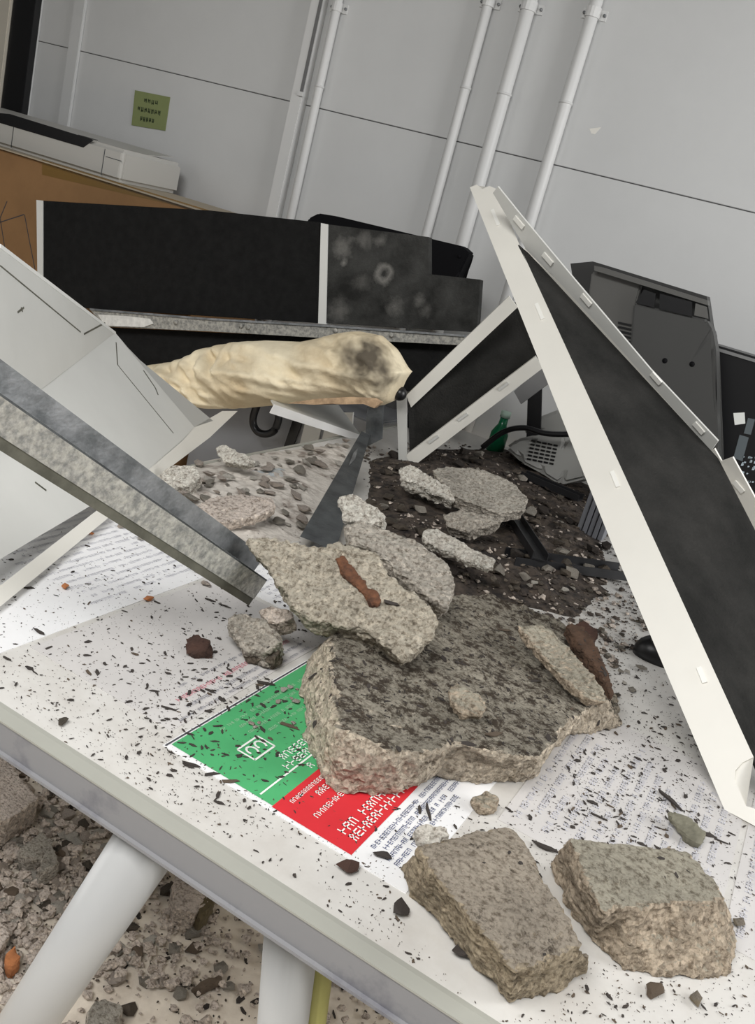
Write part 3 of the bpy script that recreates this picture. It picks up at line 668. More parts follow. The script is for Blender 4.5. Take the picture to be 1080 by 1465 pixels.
# ================================================================== right: small lined panel, big lined panel
def M3(p, q, s): return p + (q - p) * s
sp_ = empty('small_lined_panel')
Lb0, Lb1 = at_z(586, 661, TZ + 0.004), at_y(775, 516, 1.9)
Lt0, Lt1 = at_y(584, 572, 1.845), at_y(742, 428, 1.925)
nS = toward_cam((Lb1 - Lb0).cross(Lt0 - Lb0).normalized(), Lb0)
plate('felt_lining', [Lb0, Lb1, Lt1, Lt0], nS, 0.004, FELTD, sp_)
axs = (Lb1 - Lb0).normalized(); wds = axs.cross(nS).normalized(); wds = wds if wds.z > 0 else -wds
def fl(name, a, b, wd, m, par, n, off):  return plate(name, [a, b, b + off * wd, a + off * wd], n, 0.0025, m, par)
kk = (nS * 0.5 + UP * 0.6).normalized()
Sp = lambda x, y, d=0.006: on_plane(x, y, Lb0 + nS * d, nS)
plate('bottom_flange', [Sp(580, 652), Sp(766, 510), Sp(776, 527), Sp(590, 668)], nS, 0.008, PANELW, sp_)
plate('top_flange', [Sp(581, 566), Sp(728, 424), Sp(740, 440), Sp(588, 583)], nS, 0.008, PANELW, sp_)
plate('end_flange', [Sp(567, 563), Sp(582, 568), Sp(582, 655), Sp(586, 664), Sp(570, 660)], nS, 0.007, TRAYW, sp_)
for px, py in ((620, 632), (662, 600), (720, 556)):
    a = Sp(px - 7, py + 2, 0.009); b = Sp(px + 7, py - 8, 0.009)
    k = (b - a).cross(nS).normalized() * 0.0025
    plate('slot', [a - k, b - k, b + k, a + k], nS, 0.002, TRAYW, sp_)
ks = at_y(572, 563, 1.8); bm = bmesh.new(); bmesh.ops.create_uvsphere(bm, u_segments=14, v_segments=9, radius=0.016, matrix=Matrix.Translation(ks))
bm_obj('rubber_cap', bm, BLACKP, sp_, True)
tag(sp_, 'short black-lined panel with white flanges leaning behind the tall panel', 'ceiling panel')

bp_ = empty('tall_lined_panel')
Bt, Bb = at_y(690, 268, 1.6), at_z(1055, 1164, TZ + 0.004)
ax = (Bt - Bb).normalized(); mid = (Bt + Bb) / 2; vw = (CAM - mid).normalized()
nL = (vw - ax * vw.dot(ax)).normalized()
Lp = lambda x, y: on_plane(x, y, Bb, nL)
plate('front_flange', [Lp(x, y) for x, y in ((672, 268), (682, 264), (690, 270), (700, 266), (710, 270), (748, 362), (1078, 1083), (1062, 1091), (1052, 1102), (1051, 1116), (1067, 1153), (1047, 1164), (1037, 1160), (880, 790))], nL, 0.003, PANELW, bp_)
wv = ax.cross(nL).normalized(); wv = wv if wv.x > 0 else -wv
nG = toward_cam(ax.cross((wv * 0.62 - nL * 0.78).normalized()).normalized(), mid)
g0 = Lp(748, 362)
G = lambda x, y, d=0.0: on_plane(x, y, g0 + nG * d, nG)
plate('felt_lining', [G(x, y) for x, y in ((742, 350), (756, 362), (1022, 645), (1085, 768), (1150, 890), (1150, 1120), (1095, 1125), (1074, 1078))], nG, 0.004, FELTD, bp_)
# far flange, kinked below its notch
nR = (nL + Vector((0.15, 0, 0.1))).normalized(); r0 = G(890, 505, 0.004)
Rr = lambda x, y: on_plane(x, y, r0, nR)
nR = toward_cam((G(1013, 640) - G(760, 366)).cross(nL * 0.8 + wv * 0.5).normalized(), mid)
r0 = G(760, 366)
plate('far_flange', [Rr(x, y) for x, y in ((705, 276), (712, 267), (745, 308), (820, 398), (930, 528), (1027, 631), (1017, 645), (895, 508), (800, 404), (752, 356))], nR, 0.003, TRAYW, bp_)  # shade painted in: grey coat instead of the other flanges' cream
plate('bright_rim', [Rr(x, y) for x, y in ((748, 356), (800, 404), (895, 508), (1017, 645), (1012, 648), (890, 512), (796, 409), (750, 364))], nR, 0.005, PANELW, bp_)
plate('lower_far_flange', [Rr(x, y) for x, y in ((1014, 646), (1022, 642), (1032, 660), (1048, 654), (1082, 716), (1150, 840), (1150, 905), (1074, 760))], nR, 0.003, PANELW, bp_)
plate('foot_flange', [Lp(x, y) for x, y in ((1067, 1153), (1047, 1164), (1095, 1190), (1130, 1190), (1090, 1160))], nL, 0.004, PANELW, bp_)
def slot(fn, n, x, y, dx, dy, wd, m):
    a, b = fn(x - dx / 2, y - dy / 2) , fn(x + dx / 2, y + dy / 2); k = (b - a).cross(n).normalized() * wd / 2
    plate('slot', [a - k + n * .0025, b - k + n * .0025, b + k + n * .0025, a + k + n * .0025], n, 0.003, m, bp_)
WH = mat('slot_white', (0.82, 0.81, 0.76), .4)
for x, y in ((709, 312), (772, 446), (880, 686), (1004, 966)): slot(Lp, nL, x, y, 9, 22, 0.006, WH)
for x, y in ((743, 318), (784, 370), (839, 429), (939, 541), (1000, 612), (1057, 696)): slot(Rr, nR, x, y, 13, 15, 0.009, WH)
tag(bp_, 'tall fallen ceiling panel, black felt inside cream flanges, standing on the table', 'ceiling panel')

# monitor seen from behind
mo = empty('monitor'); my = 2.14
Mo = lambda x, y, d=0.0: at_y(x, y, my + d)
mn = Vector((0, -1, 0))
plate('rear_frame', [Mo(x, y, .03) for x, y in ((816, 377), (848, 374), (1011, 424), (1016, 458), (1020, 500), (900, 560), (830, 470))], mn, 0.05, mat('monitor_edge', (0.025, 0.025, 0.024), .45), mo)
plate('shoulder', [Mo(x, y, .01) for x, y in ((846, 390), (858, 384), (918, 403), (910, 434), (905, 500), (860, 480), (842, 420))], mn, 0.02, MONL, mo, 0.003)
zb0 = TZ + 0.001
body = [Mo(x, y, -.01) for x, y in ((906, 434), (1010, 457), (1019, 472), (1024, 500), (1027, 640), (1032, 720))]
bl = Mo(890, 640, -.01); body += [Vector((body[-1].x + 0.02, my - .01, zb0)), Vector((bl.x, my - .01, zb0)), bl]
plate('back_cover', body, mn, 0.06, MONG, mo, 0.004)
for q in ([(921, 414), (938, 420), (936, 440), (909, 433)], [(944, 420), (990, 432), (990, 453), (943, 442)], [(995, 434), (1011, 439), (1013, 456), (993, 451)]):
    plate('handle_opening', [Mo(x, y, -0.012) for x, y in q], mn, 0.003, BLACKP if q[0][0] != 995 else MONL, mo)
plate('top_rim', [Mo(x, y, -0.01) for x, y in ((850, 380), (860, 382), (1012, 430), (1013, 437), (860, 390), (850, 387))], mn, 0.03, MONL, mo)
for i in range(6):
    plate('vent_slot', [Mo(x, y, 0.0075) for x, y in ((884, 460 + i * 6), (903, 464 + i * 6), (903, 467 + i * 6), (884, 463 + i * 6))], mn, 0.002, BLACKP, mo)
for x, y in ((951, 516), (990, 521)):
    a = Mo(x, y, -.0105); tube_obj('screw_hole', [a, a + Vector((0, -.0005, 0))], 0.006, mat('matte_black', (0.006, 0.006, 0.007), .8, spec=.1), mo, 12)
tag(mo, 'dark grey monitor seen from behind against the wall', 'monitor')
ct = empty('black_carton'); ky = 2.28
c0 = at_y(1019, 492, ky); zc = c0.z
box_obj('carton', (c0.x, ky, zb0), (0.42, ky + 0.1, zc), BLACKP, ct, 0.002)
box_obj('silver_edge', (c0.x, ky - 0.004, zc - 0.012), (0.42, ky - 0.0005, zc - 0.005), mat('silver', (.3, .3, .3), .4, .6), ct)
Kc = lambda x, y: at_y(x, y, ky - 0.001)
PR = mat('pale_print', (0.42, 0.5, 0.55), .6)
plate('white_label', [Kc(x, y) for x, y in ((1049, 591), (1065, 590), (1066, 606), (1051, 608))], mn, .0008, INKW, ct)
plate('grey_label', [Kc(x, y) for x, y in ((1058, 622), (1071, 626), (1062, 660), (1049, 655))], mn, .0008, mat('grey_print', (.1, .12, .13), .6), ct)
plate('grey_label', [Kc(x, y) for x, y in ((1070, 598), (1080, 600), (1074, 622), (1064, 620))], mn, .0008, mat('grey_print', (.1, .12, .13), .6), ct)
rn = random.Random(9)
for i in range(26):
    x, y = rn.uniform(1058, 1084), rn.uniform(652, 690); a = rn.uniform(2, 4)
    plate('printed_mark', [Kc(x, y), Kc(x + a, y + 1), Kc(x + a - 1, y + a), Kc(x - 1, y + a)], mn, .0008, PR, ct)
tag(ct, 'black glossy carton with white printed marks beside the monitor', 'box')

# ================================================================== dim corner: device, bottle, cable, ridged stack, dark strips
dv_ = empty('desk_device'); dy = 2.0
D = lambda x, y, d=0.0: at_y(x, y, dy + d)
db = at_z(790, 694, TZ + 0.001); dy = db.y
outl = [(722, 640), (738, 628), (765, 622), (812, 622), (835, 640), (838, 685), (800, 694), (775, 678), (745, 662)]
plate('shell', [D(x, y) for x, y in outl], (0, -1, 0.15), 0.12, DEVW, dv_, 0.008)
plate('rear_hump', [D(x, y, .05) for x, y in ((748, 622), (760, 600), (800, 585), (835, 590), (838, 630), (760, 632))], (0, -1, 0.15), 0.08, DEVW, dv_, 0.008)
for r in range(6):
    for c in range(5):
        x, y = 760 + c * 8 - r * 1.2, 629 + r * 5.2 + c * 1.6
        plate('vent_slot', [D(x, y, -.002), D(x + 6, y + 1.2, -.002), D(x + 5.4, y + 3.8, -.002), D(x - .6, y + 2.6, -.002)], (0, -1, .15), .001, BLACKP, dv_)
tag(dv_, 'off-white desk device with a grid vent in the dim corner', 'device')
gc = at_z(707, 645, TZ + .001); gb = empty('green_bottle')
tube_obj('glass', [gc, gc + Vector((0, 0, .05)), gc + Vector((0, 0, .075)), gc + Vector((0, 0, .095))], [.024, .024, .012, .011], GREENB, gb, 18)
tube_obj('cap', [gc + Vector((0, 0, .095)), gc + Vector((0, 0, .112))], .014, mat('cap_pale', (.45, .6, .5), .4), gb, 16)
tag(gb, 'small green bottle with pale cap behind the short panel', 'bottle')
kb = tube_obj('power_cable', [D(x, y, -.05) for x, y in ((690, 640), (720, 618), (750, 612), (780, 620), (815, 621), (850, 616))], 0.007, BLACKP, None, 8)
tag(kb, 'thin black cord running over the off-white device', 'cord')
rs = empty('ridged_metal_stack'); rb = at_z(838, 766, TZ + .001)
ry = rb.y
for i in range(5):
    xa_ = at_y(822 + i * 8.5, 765, ry).x; xb_ = at_y(829 + i * 8.5, 765, ry).x
    box_obj('fin', (xa_, ry - 0.002 * (i % 2), TZ + 0.0015), (xb_, ry + 0.05, TZ + 0.235), mat('fin_grey', (.3, .31, .34), .4, .3, var=.1), rs, 0.001)
box_obj('backing', (at_y(822, 765, ry).x, ry + 0.05, TZ + .0015), (at_y(862, 765, ry).x, ry + .056, TZ + .235), STEELD, rs)
tag(rs, 'upright stack of narrow grey metal fins behind the tall panel', 'metal fins')
def bar(name, pa, pb, wd, ht, m, label, cat='metal strip'):
    a, b = Vector(pa), Vector(pb); d = (b - a).normalized(); s = d.cross(Vector((0, 0, 1))).normalized() * wd / 2; u = s.cross(d).normalized() * ht
    e = empty(name)
    plate('web', [a - s, b - s, b + s, a + s], Vector((0, 0, 1)), 0.003, m, e)
    for k in (-1, 1):
        plate('flange', [a + s * k, b + s * k, b + s * k + u.normalized() * ht * (1 if u.z > 0 else -1), a + s * k + u.normalized() * ht * (1 if u.z > 0 else -1)], s * k, 0.002, m, e)
    tag(e, label, cat); return e
DK = mat('black_strip', (0.02, 0.02, 0.022), .45, .2, var=.3, scale=30)
bar('dark_strip', at_z(728, 800, TZ + .012), at_z(892, 822, TZ + .012), .045, .014, DK, 'long black channel strip lying in the dark behind the slab')
bar('dark_strip', at_z(735, 742, TZ + .02), at_z(772, 800, TZ + .03), .03, .012, DK, 'short black channel strip crossing the rubble')
bar('dark_strip', at_z(748, 680, TZ + .02), at_z(830, 715, TZ + .02), .03, .012, DK, 'black channel strip in front of the off-white device')
gp = empty('grey_plate'); 
plate('sheet', [at_y(735, 560, 2.2), at_y(778, 520, 2.2), at_y(790, 545, 2.2), at_y(745, 578, 2.2)], (0, -1, .2), .004, mat('grey_sheet', (.25, .25, .25), .5), gp)
plate('stand', [at_y(755, 560, 2.205), at_y(775, 545, 2.205), at_y(772, 660, 2.205), at_y(752, 660, 2.205)], (0, -1, 0), .006, DK, gp)
tag(gp, 'small bent grey plate on a dark stand behind the short panel', 'metal plate')
# black mouse
ms = at_z(925, 940, TZ); mm = empty('computer_mouse')
bm = bmesh.new(); bmesh.ops.create_uvsphere(bm, u_segments=28, v_segments=16, radius=1)
for v in bm.verts: v.co = Vector((v.co.x * 0.058, v.co.y * 0.033, max(-0.2, v.co.z) * 0.03 * (1 - 0.25 * v.co.x))); 
bmesh.ops.rotate(bm, verts=bm.verts, cent=(0, 0, 0), matrix=Matrix.Rotation(math.radians(25), 3, 'Z')); bmesh.ops.translate(bm, verts=bm.verts, vec=ms + Vector((0.03, .02, 0.0065)))
bm_obj('shell', bm, BLACKP, mm, True)
tube_obj('wheel', [ms + Vector((.0, .0, .03)), ms + Vector((.006, -.006, .03))], .006, MONG, mm, 10)
tag(mm, 'black computer mouse half hidden by the tall panel', 'mouse')
# dark steel bar leaning between the heaps
fb = empty('flat_steel_bar')
a0, a1 = at_z(455, 778, TZ + .02), at_y(520, 618, 1.75)
vw = (CAM - a0).normalized(); dd = (a1 - a0).normalized(); ss = dd.cross(vw).normalized(); ss = ss if ss.x > 0 else -ss
wA = 0.03
plate('blade', [a0 - ss * wA, a1 - ss * 0.004, a1 + ss * 0.016, a0 + ss * wA], (vw + ss * .2).normalized(), 0.004, STEELD, fb)
plate('upright_end', [at_y(x, y, 1.76) for x, y in ((525, 582), (548, 580), (546, 628), (522, 640))], (0, -1, 0), .004, STEELD, fb)
plate('plaster_smear', [M3(a0, a1, s) + ss * q + vw * 0.0045 for s, q in ((.62, -.002), (.75, -.003), (.82, .002), (.7, .005))], vw, .001, STEEL, fb)
tag(fb, 'dark flat steel bar leaning between pale and dark rubble', 'steel bar')

# ================================================================== concrete chunks
Z = TZ + 0.001
rock_rings('concrete_slab',
    [(472, 906, .814), (478, 985, .81), (486, 1040, .806), (520, 1056, .806), (560, 1074, .804), (605, 1078, .802), (650, 1064, .804), (720, 1078, .80), (772, 1084, .797), (800, 1044, .795), (866, 1004, .782), (850, 950, .79), (806, 890, .80), (705, 850, .81), (560, 850, .815)],
    [(440, 945, Z), (428, 990, Z), (438, 1062, Z), (466, 1130, Z), (505, 1142, Z), (566, 1136, Z), (625, 1112, Z), (700, 1122, Z), (768, 1112, Z), (800, 1057, Z), (892, 1040, Z), (874, 985, Z), None, None, None],
    0.0045, 0.008, 22, C_BLOCK, 'largest concrete slab, dusted with dark soil, lying on the red sheet', seed=1, flat_k=0.4)
rock_rings('concrete_chunk',
    [(600, 1214, .80), (622, 1250, .80), (660, 1300, .80), (705, 1350, .797), (736, 1392, .793), (790, 1373, .792), (836, 1350, .792), (808, 1303, .797), (780, 1258, .80), (742, 1188, .80), (722, 1178, .80), (660, 1196, .80)],
    [(572, 1243, Z), (588, 1280, Z), (640, 1335, Z), (690, 1398, Z), (722, 1434, Z), (792, 1420, Z), (842, 1388, Z), None, None, None, None, None],
    0.0035, 0.006, 30, C_A, 'brownish concrete chunk near the table edge with a rough long side', seed=2)
rock_rings('concrete_chunk',
    [(812, 1199, .805), (835, 1250, .805), (862, 1306, .802), (905, 1296, .80), (980, 1290, .80), (1038, 1288, .80), (1020, 1255, .803), (985, 1216, .805), (900, 1206, .806)],
    [(788, 1238, Z), (808, 1292, Z), (850, 1350, Z), (895, 1388, Z), (960, 1403, Z), (1044, 1396, Z), (1052, 1345, Z), None, None],
    0.0035, 0.006, 30, C_B, 'tan concrete chunk with smooth top and pebbly broken end', seed=3)
rock_face('concrete_chunk', [(353, 776), (372, 766), (420, 776), (462, 779), (485, 776), (510, 782), (535, 788), (560, 820), (585, 845), (612, 862), (629, 888), (620, 915), (600, 930), (580, 943), (560, 930), (545, 915), (505, 898), (478, 893), (440, 886), (418, 864), (388, 828)],
    at_z(500, 895, .838), (0.05, -0.62, 0.78), 0.045, 0.0035, 0.008, 26, C_TOP, 'pale rust-streaked concrete chunk tilted on top of the largest slab', seed=4, shrink=0.86)
pt, nt_ = at_z(500, 895, .838), Vector((0.05, -0.62, 0.78)).normalized()
def on_top(x, y, d=0.006): return on_plane(x, y, pt + nt_ * d, nt_)
rk = rock_face('rust_streak', [(476, 796), (488, 792), (505, 808), (520, 830), (540, 846), (545, 862), (532, 867), (518, 848), (500, 832)], pt + nt_ * 0.006, nt_, 0.014, 0.003, 0.004, 60, RUST, None, None, seed=7)
rk.parent = bpy.data.objects['concrete_chunk.002'] if 'concrete_chunk.002' in bpy.data.objects else None
rk['label'] = 'rusty brown streak'
rock_face('concrete_slab', [(490, 752), (520, 745), (560, 757), (600, 775), (640, 805), (652, 840), (640, 868), (610, 850), (565, 815), (530, 782), (500, 776)],
    at_z(600, 850, .845), (0.1, -0.5, 0.85), 0.04, 0.0035, 0.006, 28, C_G, 'grey concrete slab wedged behind the pale tilted chunk', seed=5)
rock_face('plaster_lump', [(480, 716), (492, 707), (512, 708), (530, 722), (552, 735), (545, 748), (515, 748), (490, 742)], at_z(510, 748, .86), (-.1, -.7, .7), 0.03, 0.003, 0.006, 40, C_W, 'small white plaster lump beside the dark steel bar', 'plaster lump', seed=6)
rock_face('concrete_slab', [(618, 672), (640, 666), (690, 672), (735, 690), (757, 712), (752, 730), (715, 735), (680, 722), (645, 708), (632, 690)], at_z(690, 732, .80), (0.0, -0.35, 0.94), 0.03, 0.003, 0.004, 26, C_G, 'smooth grey slab lying below the short black panel', seed=8)
rock_face('concrete_chunk', [(570, 672), (585, 665), (615, 680), (640, 695), (648, 715), (620, 705), (590, 690), (572, 686)], at_z(605, 705, .79), (-.1, -.6, .8), 0.03, 0.003, 0.006, 36, C_W, 'whitish rough chunk at the foot of the short panel', seed=9)
rock_face('concrete_chunk', [(634, 735), (660, 728), (700, 738), (722, 740), (705, 752), (670, 760), (640, 752)], at_z(680, 758, .79), (0, -.6, .8), 0.03, 0.003, 0.005, 36, C_G, 'thin pale edge chunk under the smooth grey slab', seed=10)
rock_face('concrete_shard', [(604, 762), (625, 754), (650, 768), (680, 785), (710, 800), (705, 812), (670, 802), (630, 784), (608, 775)], at_z(660, 800, .80), (0.1, -.55, .83), 0.02, 0.003, 0.006, 40, C_W, 'long whitish shard between dark strips and wedged grey slab', seed=11)
rock_face('concrete_chunk', [(325, 884), (345, 875), (372, 884), (392, 898), (400, 918), (380, 935), (348, 930), (332, 910)], at_z(370, 934, .765), (-.1, -.6, .8), 0.03, 0.003, 0.007, 40, C_G, 'rough brown-grey chunk below the steel channel end', seed=12)
rock_face('concrete_chunk', [(370, 872), (390, 866), (415, 872), (420, 884), (395, 894), (376, 888)], at_z(400, 892, .785), (-.1, -.6, .8), 0.03, 0.003, 0.004, 40, C_P, 'small pinkish chunk touching the steel channel end', seed=13)
rock_face('brown_clod', [(338, 912), (360, 900), (390, 912), (405, 930), (390, 945), (352, 942)], at_z(375, 944, .755), (-.1, -.6, .8), 0.02, 0.003, 0.006, 40, C_D, 'dark brown clod beside the pink heading', 'clod', seed=14)
rock_face('brown_clod', [(265, 912), (280, 906), (300, 916), (298, 930), (275, 938), (263, 936)], at_z(280, 937, .748), (-.1, -.6, .8), 0.02, 0.003, 0.004, 60, mat('red_brown_clod', (.07, .035, .025), .95, var=.5, scale=60), 'reddish brown clod alone on the cream sheet', 'clod', seed=15)
rock_face('concrete_slab', [(262, 735), (300, 712), (345, 706), (392, 712), (396, 725), (370, 738), (320, 748), (285, 746)], at_z(330, 747, .765), (0, -.3, .95), 0.02, 0.003, 0.004, 30, C_P, 'flat pinkish slab near the bent panel and channel', seed=16)
rock_face('plaster_lump', [(222, 680), (245, 664), (280, 666), (288, 680), (270, 694), (232, 696)], at_z(255, 695, .765), (0, -.5, .86), 0.03, 0.003, 0.005, 40, C_W, 'white plaster lump beside the bent panel flange', 'plaster lump', seed=17)
rock_face('plaster_lump', [(308, 640), (320, 635), (350, 648), (366, 662), (345, 665), (318, 660)], at_z(335, 664, .775), (0, -.7, .7), 0.02, 0.003, 0.005, 40, C_W, 'yellowish plaster lump standing at the table rim', 'plaster lump', seed=18)
rock_face('concrete_chip', [(640, 985), (655, 977), (680, 990), (698, 1005), (690, 1024), (660, 1020), (642, 1004)], at_z(670, 1020, .818), (-.05, -.4, .9), 0.012, 0.003, 0.004, 50, C_B, 'thin tan chip resting on the largest concrete slab', 'concrete chip', seed=19)
rock_face('concrete_chip', [(674, 1140), (695, 1130), (716, 1140), (712, 1155), (690, 1160), (676, 1152)], at_z(695, 1158, .75), (0, -.5, .86), 0.015, 0.003, 0.004, 50, C_B, 'small yellowish chip in front of the largest slab', 'concrete chip', seed=20)
rock_face('concrete_chip', [(592, 1190), (605, 1175), (630, 1180), (645, 1195), (625, 1208), (598, 1206)], at_z(615, 1206, .752), (0, -.5, .86), 0.015, 0.003, 0.005, 50, C_W, 'whitish crumbly chip touching the brownish chunk', 'concrete chip', seed=21)
rock_face('concrete_chip', [(955, 1160), (985, 1165), (1012, 1190), (1005, 1210), (985, 1200), (962, 1175)], at_z(990, 1207, .748), (0, -.3, .95), 0.01, 0.003, 0.003, 50, mat('olive_shard', (.2, .19, .14), .9, var=.4, scale=50), 'olive brown shard on the text sheet by the panel foot', 'concrete chip', seed=22)
rock_face('concrete_edge_strip', [(740, 895), (775, 890), (820, 930), (865, 985), (868, 1005), (840, 1000), (800, 965), (760, 920)], at_z(830, 985, .808), (0.1, -.3, .95), 0.015, 0.003, 0.004, 36, C_B, 'raised tan strip along the rim of the largest slab', 'concrete chip', seed=23)
rock_face('brown_crust', [(808, 890), (835, 895), (855, 925), (880, 990), (876, 1002), (860, 965), (830, 925)], at_z(860, 990, .79), (0.2, -.3, .93), 0.02, 0.003, 0.005, 40, mat('brown_crust', (.09, .05, .03), .95, var=.5, scale=50), 'reddish brown crust along the far rim of the slab', 'crust', seed=24)
rock_face('brown_clod', [(818, 895), (835, 885), (855, 900), (852, 925), (830, 920)], at_z(840, 922, .80), (0, -.6, .8), 0.02, 0.003, 0.005, 50, mat('red_brown_clod', (.07, .035, .025), .95), 'dark clod at the far corner of the largest slab', 'clod', seed=25)

# heaps of crumbled plaster and soil (uncountable)
def heap(name, poly, zfun, m, label, cat, res=0.008, amp=0.012):
    xs_ = [p[0] for p in poly]; ys_ = [p[1] for p in poly]; x0_, x1_, y0_, y1_ = min(xs_), max(xs_), min(ys_), max(ys_)
    def inside(x, y):
        c = False; j = len(poly) - 1
        for i in range(len(poly)):
            xi, yi = poly[i]; xj, yj = poly[j]
            if (yi > y) != (yj > y) and x < (xj - xi) * (y - yi) / (yj - yi) + xi: c = not c
            j = i
        return c
    def edge(x, y):
        best = 9
        for i in range(len(poly)):
            a = Vector(poly[i]); b = Vector(poly[(i + 1) % len(poly)]); d = b - a; s = max(0, min(1, (Vector((x, y)) - a).dot(d) / d.length_squared)); best = min(best, (a + d * s - Vector((x, y))).length)
        return best
    bm = bmesh.new(); idx = {}
    nx, ny = int((x1_ - x0_) / res) + 1, int((y1_ - y0_) / res) + 1
    for i in range(nx):
        for j in range(ny):
            x, y = x0_ + i * res, y0_ + j * res
            if inside(x, y):
                e = min(1, edge(x, y) / 0.09)
                k = noise.noise(Vector((x * 22, y * 22, 0))) * .6 + noise.noise(Vector((x * 60, y * 60, 5))) * .5 + abs(noise.noise(Vector((x * 110, y * 110, 9)))) * .5
                idx[i, j] = bm.verts.new((x, y, TZ - 0.002 + e * (zfun(x, y) + (k + .3) * amp)))
    for (i, j), v in idx.items():
        q = [idx.get(c) for c in ((i, j), (i + 1, j), (i + 1, j + 1), (i, j + 1))]
        if all(q): bm.faces.new(q)
    o = bm_obj(name, bm, m); tag(o, label, cat, kind='stuff'); ROCKS.append(o); return o
def xy(px, py, z=TZ): p = at_z(px, py, z); return (p.x, p.y)
heap('dark_rubble', [xy(455, 900), xy(470, 800), xy(520, 740), xy(520, 655), xy(600, 640), xy(720, 640), xy(860, 700), xy(880, 850), xy(830, 890), xy(700, 860), xy(560, 860)],
     lambda x, y: 0.008 + 0.04 * math.exp(-((x + .66) ** 2 + (y - 1.3) ** 2) / .03), SOIL, 'dark soil and crumbled rubble heaped behind the largest slab', 'rubble')
heap('plaster_rubble', [xy(190, 715), xy(215, 690), xy(300, 655), xy(400, 641), xy(512, 626), xy(500, 680), xy(440, 780), xy(360, 790), xy(280, 770)],
     lambda x, y: 0.008, DUST, 'pale crumbled plaster spread over the table rim', 'rubble', 0.007, 0.009)
heap('blue_dust', [xy(330, 668), xy(380, 660), xy(440, 675), xy(445, 700), xy(400, 706), xy(350, 690)], lambda x, y: 0.016, BLUED, 'patch of pale blue dust on the crumbled plaster', 'dust', 0.007, 0.008)
OWN = []; BARE = lambda nm: not (nm in ('concrete_slab', 'dark_rubble', 'plaster_rubble', 'blue_dust', 'brown_crust'))
def surface():
    V, Fc = [], []; OWN.clear()
    for o in ROCKS:
        OWN.extend([o.name] * len(o.data.polygons))
        b = len(V); V += [v.co.copy() for v in o.data.vertices]; Fc += [[b + i for i in p.vertices] for p in o.data.polygons]
    return BVHTree.FromPolygons(V, Fc)
BV = surface()
def ground(x, y):
    h = BV.ray_cast(Vector((x, y, 1.2)), Vector((0, 0, -1)))
    if h[0] is not None and h[0].z > TZ:
        ground.bare = BARE(OWN[h[2]]); return h[0].z, h[1]
    ground.bare = False
    return TZ + 0.0008, Vector((0, 0, 1))
def eul(n, ang):
    q = Vector((0, 0, 1)).rotation_difference(n if n.z > 0 else -n)
    return (q.to_matrix() @ Matrix.Rotation(ang, 3, 'Z'))
# ---------------------------------------------------------------- loose fragments on the table
rnd = random.Random(21)
def scatter(n, region, size, srcs, mats, name, label, cat, group, squash=(1, 1, 1), sink=0.25):
    k = 0
    while k < n:
        px, py = region(); p = at_z(px, py, TZ); z, nn_ = ground(p.x, p.y)
        if not (TXL < p.x < TXR and FY < p.y < TYB) or ground.bare: continue
        s = size(); R = eul(nn_, rnd.uniform(0, 6.28))
        inst(name, rnd.choice(srcs), rnd.choice(mats), (p.x, p.y, z + s * sink), (s * squash[0], s * squash[1], s * squash[2]), R.to_euler())
        o = COL.objects[-1]; tag(o, label, cat, group); k += 1
def rect(x0, y0, x1, y1): return lambda: (rnd.uniform(x0, x1), rnd.uniform(y0, y1))
def poly_region(pts):
    xs_ = [p[0] for p in pts]; ys_ = [p[1] for p in pts]
    def f():
        while True:
            x, y = rnd.uniform(min(xs_), max(xs_)), rnd.uniform(min(ys_), max(ys_)); c = False; j = len(pts) - 1
            for i in range(len(pts)):
                xi, yi = pts[i]; xj, yj = pts[j]
                if (yi > y) != (yj > y) and x < (xj - xi) * (y - yi) / (yj - yi) + xi: c = not c
                j = i
            if c: return x, y
    return f
darkz = poly_region([(470, 880), (520, 740), (530, 650), (640, 640), (740, 690), (880, 720), (880, 840), (740, 850), (620, 850)])
scatter(130, darkz, lambda: rnd.uniform(.012, .04), PEB, [C_D, C_D, SOIL, C_G], 'rubble_fragment', 'small dirt-covered rubble fragment on the dark heap', 'rubble', 'fragments on the dark heap')
scatter(95, poly_region([(210, 700), (300, 660), (500, 630), (480, 680), (430, 770), (300, 750)]), lambda: rnd.uniform(.01, .036), PEB, [C_W, C_P, C_G], 'plaster_fragment', 'small pale plaster fragment on the crumbled plaster', 'plaster', 'fragments on the pale plaster', (1, 1, .6))
scatter(14, poly_region([(150, 745), (200, 735), (330, 830), (300, 850)]), lambda: rnd.uniform(.008, .016), PEB, [C_P, C_W], 'plaster_fragment', 'tiny pale crumb on the bright white sheet', 'plaster', 'crumbs on the bright sheet', (1, 1, .6))
scatter(12, poly_region([(340, 1040), (440, 960), (450, 1040), (390, 1090)]), lambda: rnd.uniform(.006, .013), PEB, [C_W, C_P], 'plaster_fragment', 'small pale crumb on the green printed block', 'plaster', 'crumbs on the green block', (1, 1, .6))
scatter(26, poly_region([(730, 840), (880, 850), (930, 990), (880, 1000), (830, 880)]), lambda: rnd.uniform(.008, .02), PEB, [C_W, C_G, C_D], 'plaster_fragment', 'small crumb on the table beyond the largest slab', 'plaster', 'crumbs beyond the slab', (1, 1, .6))
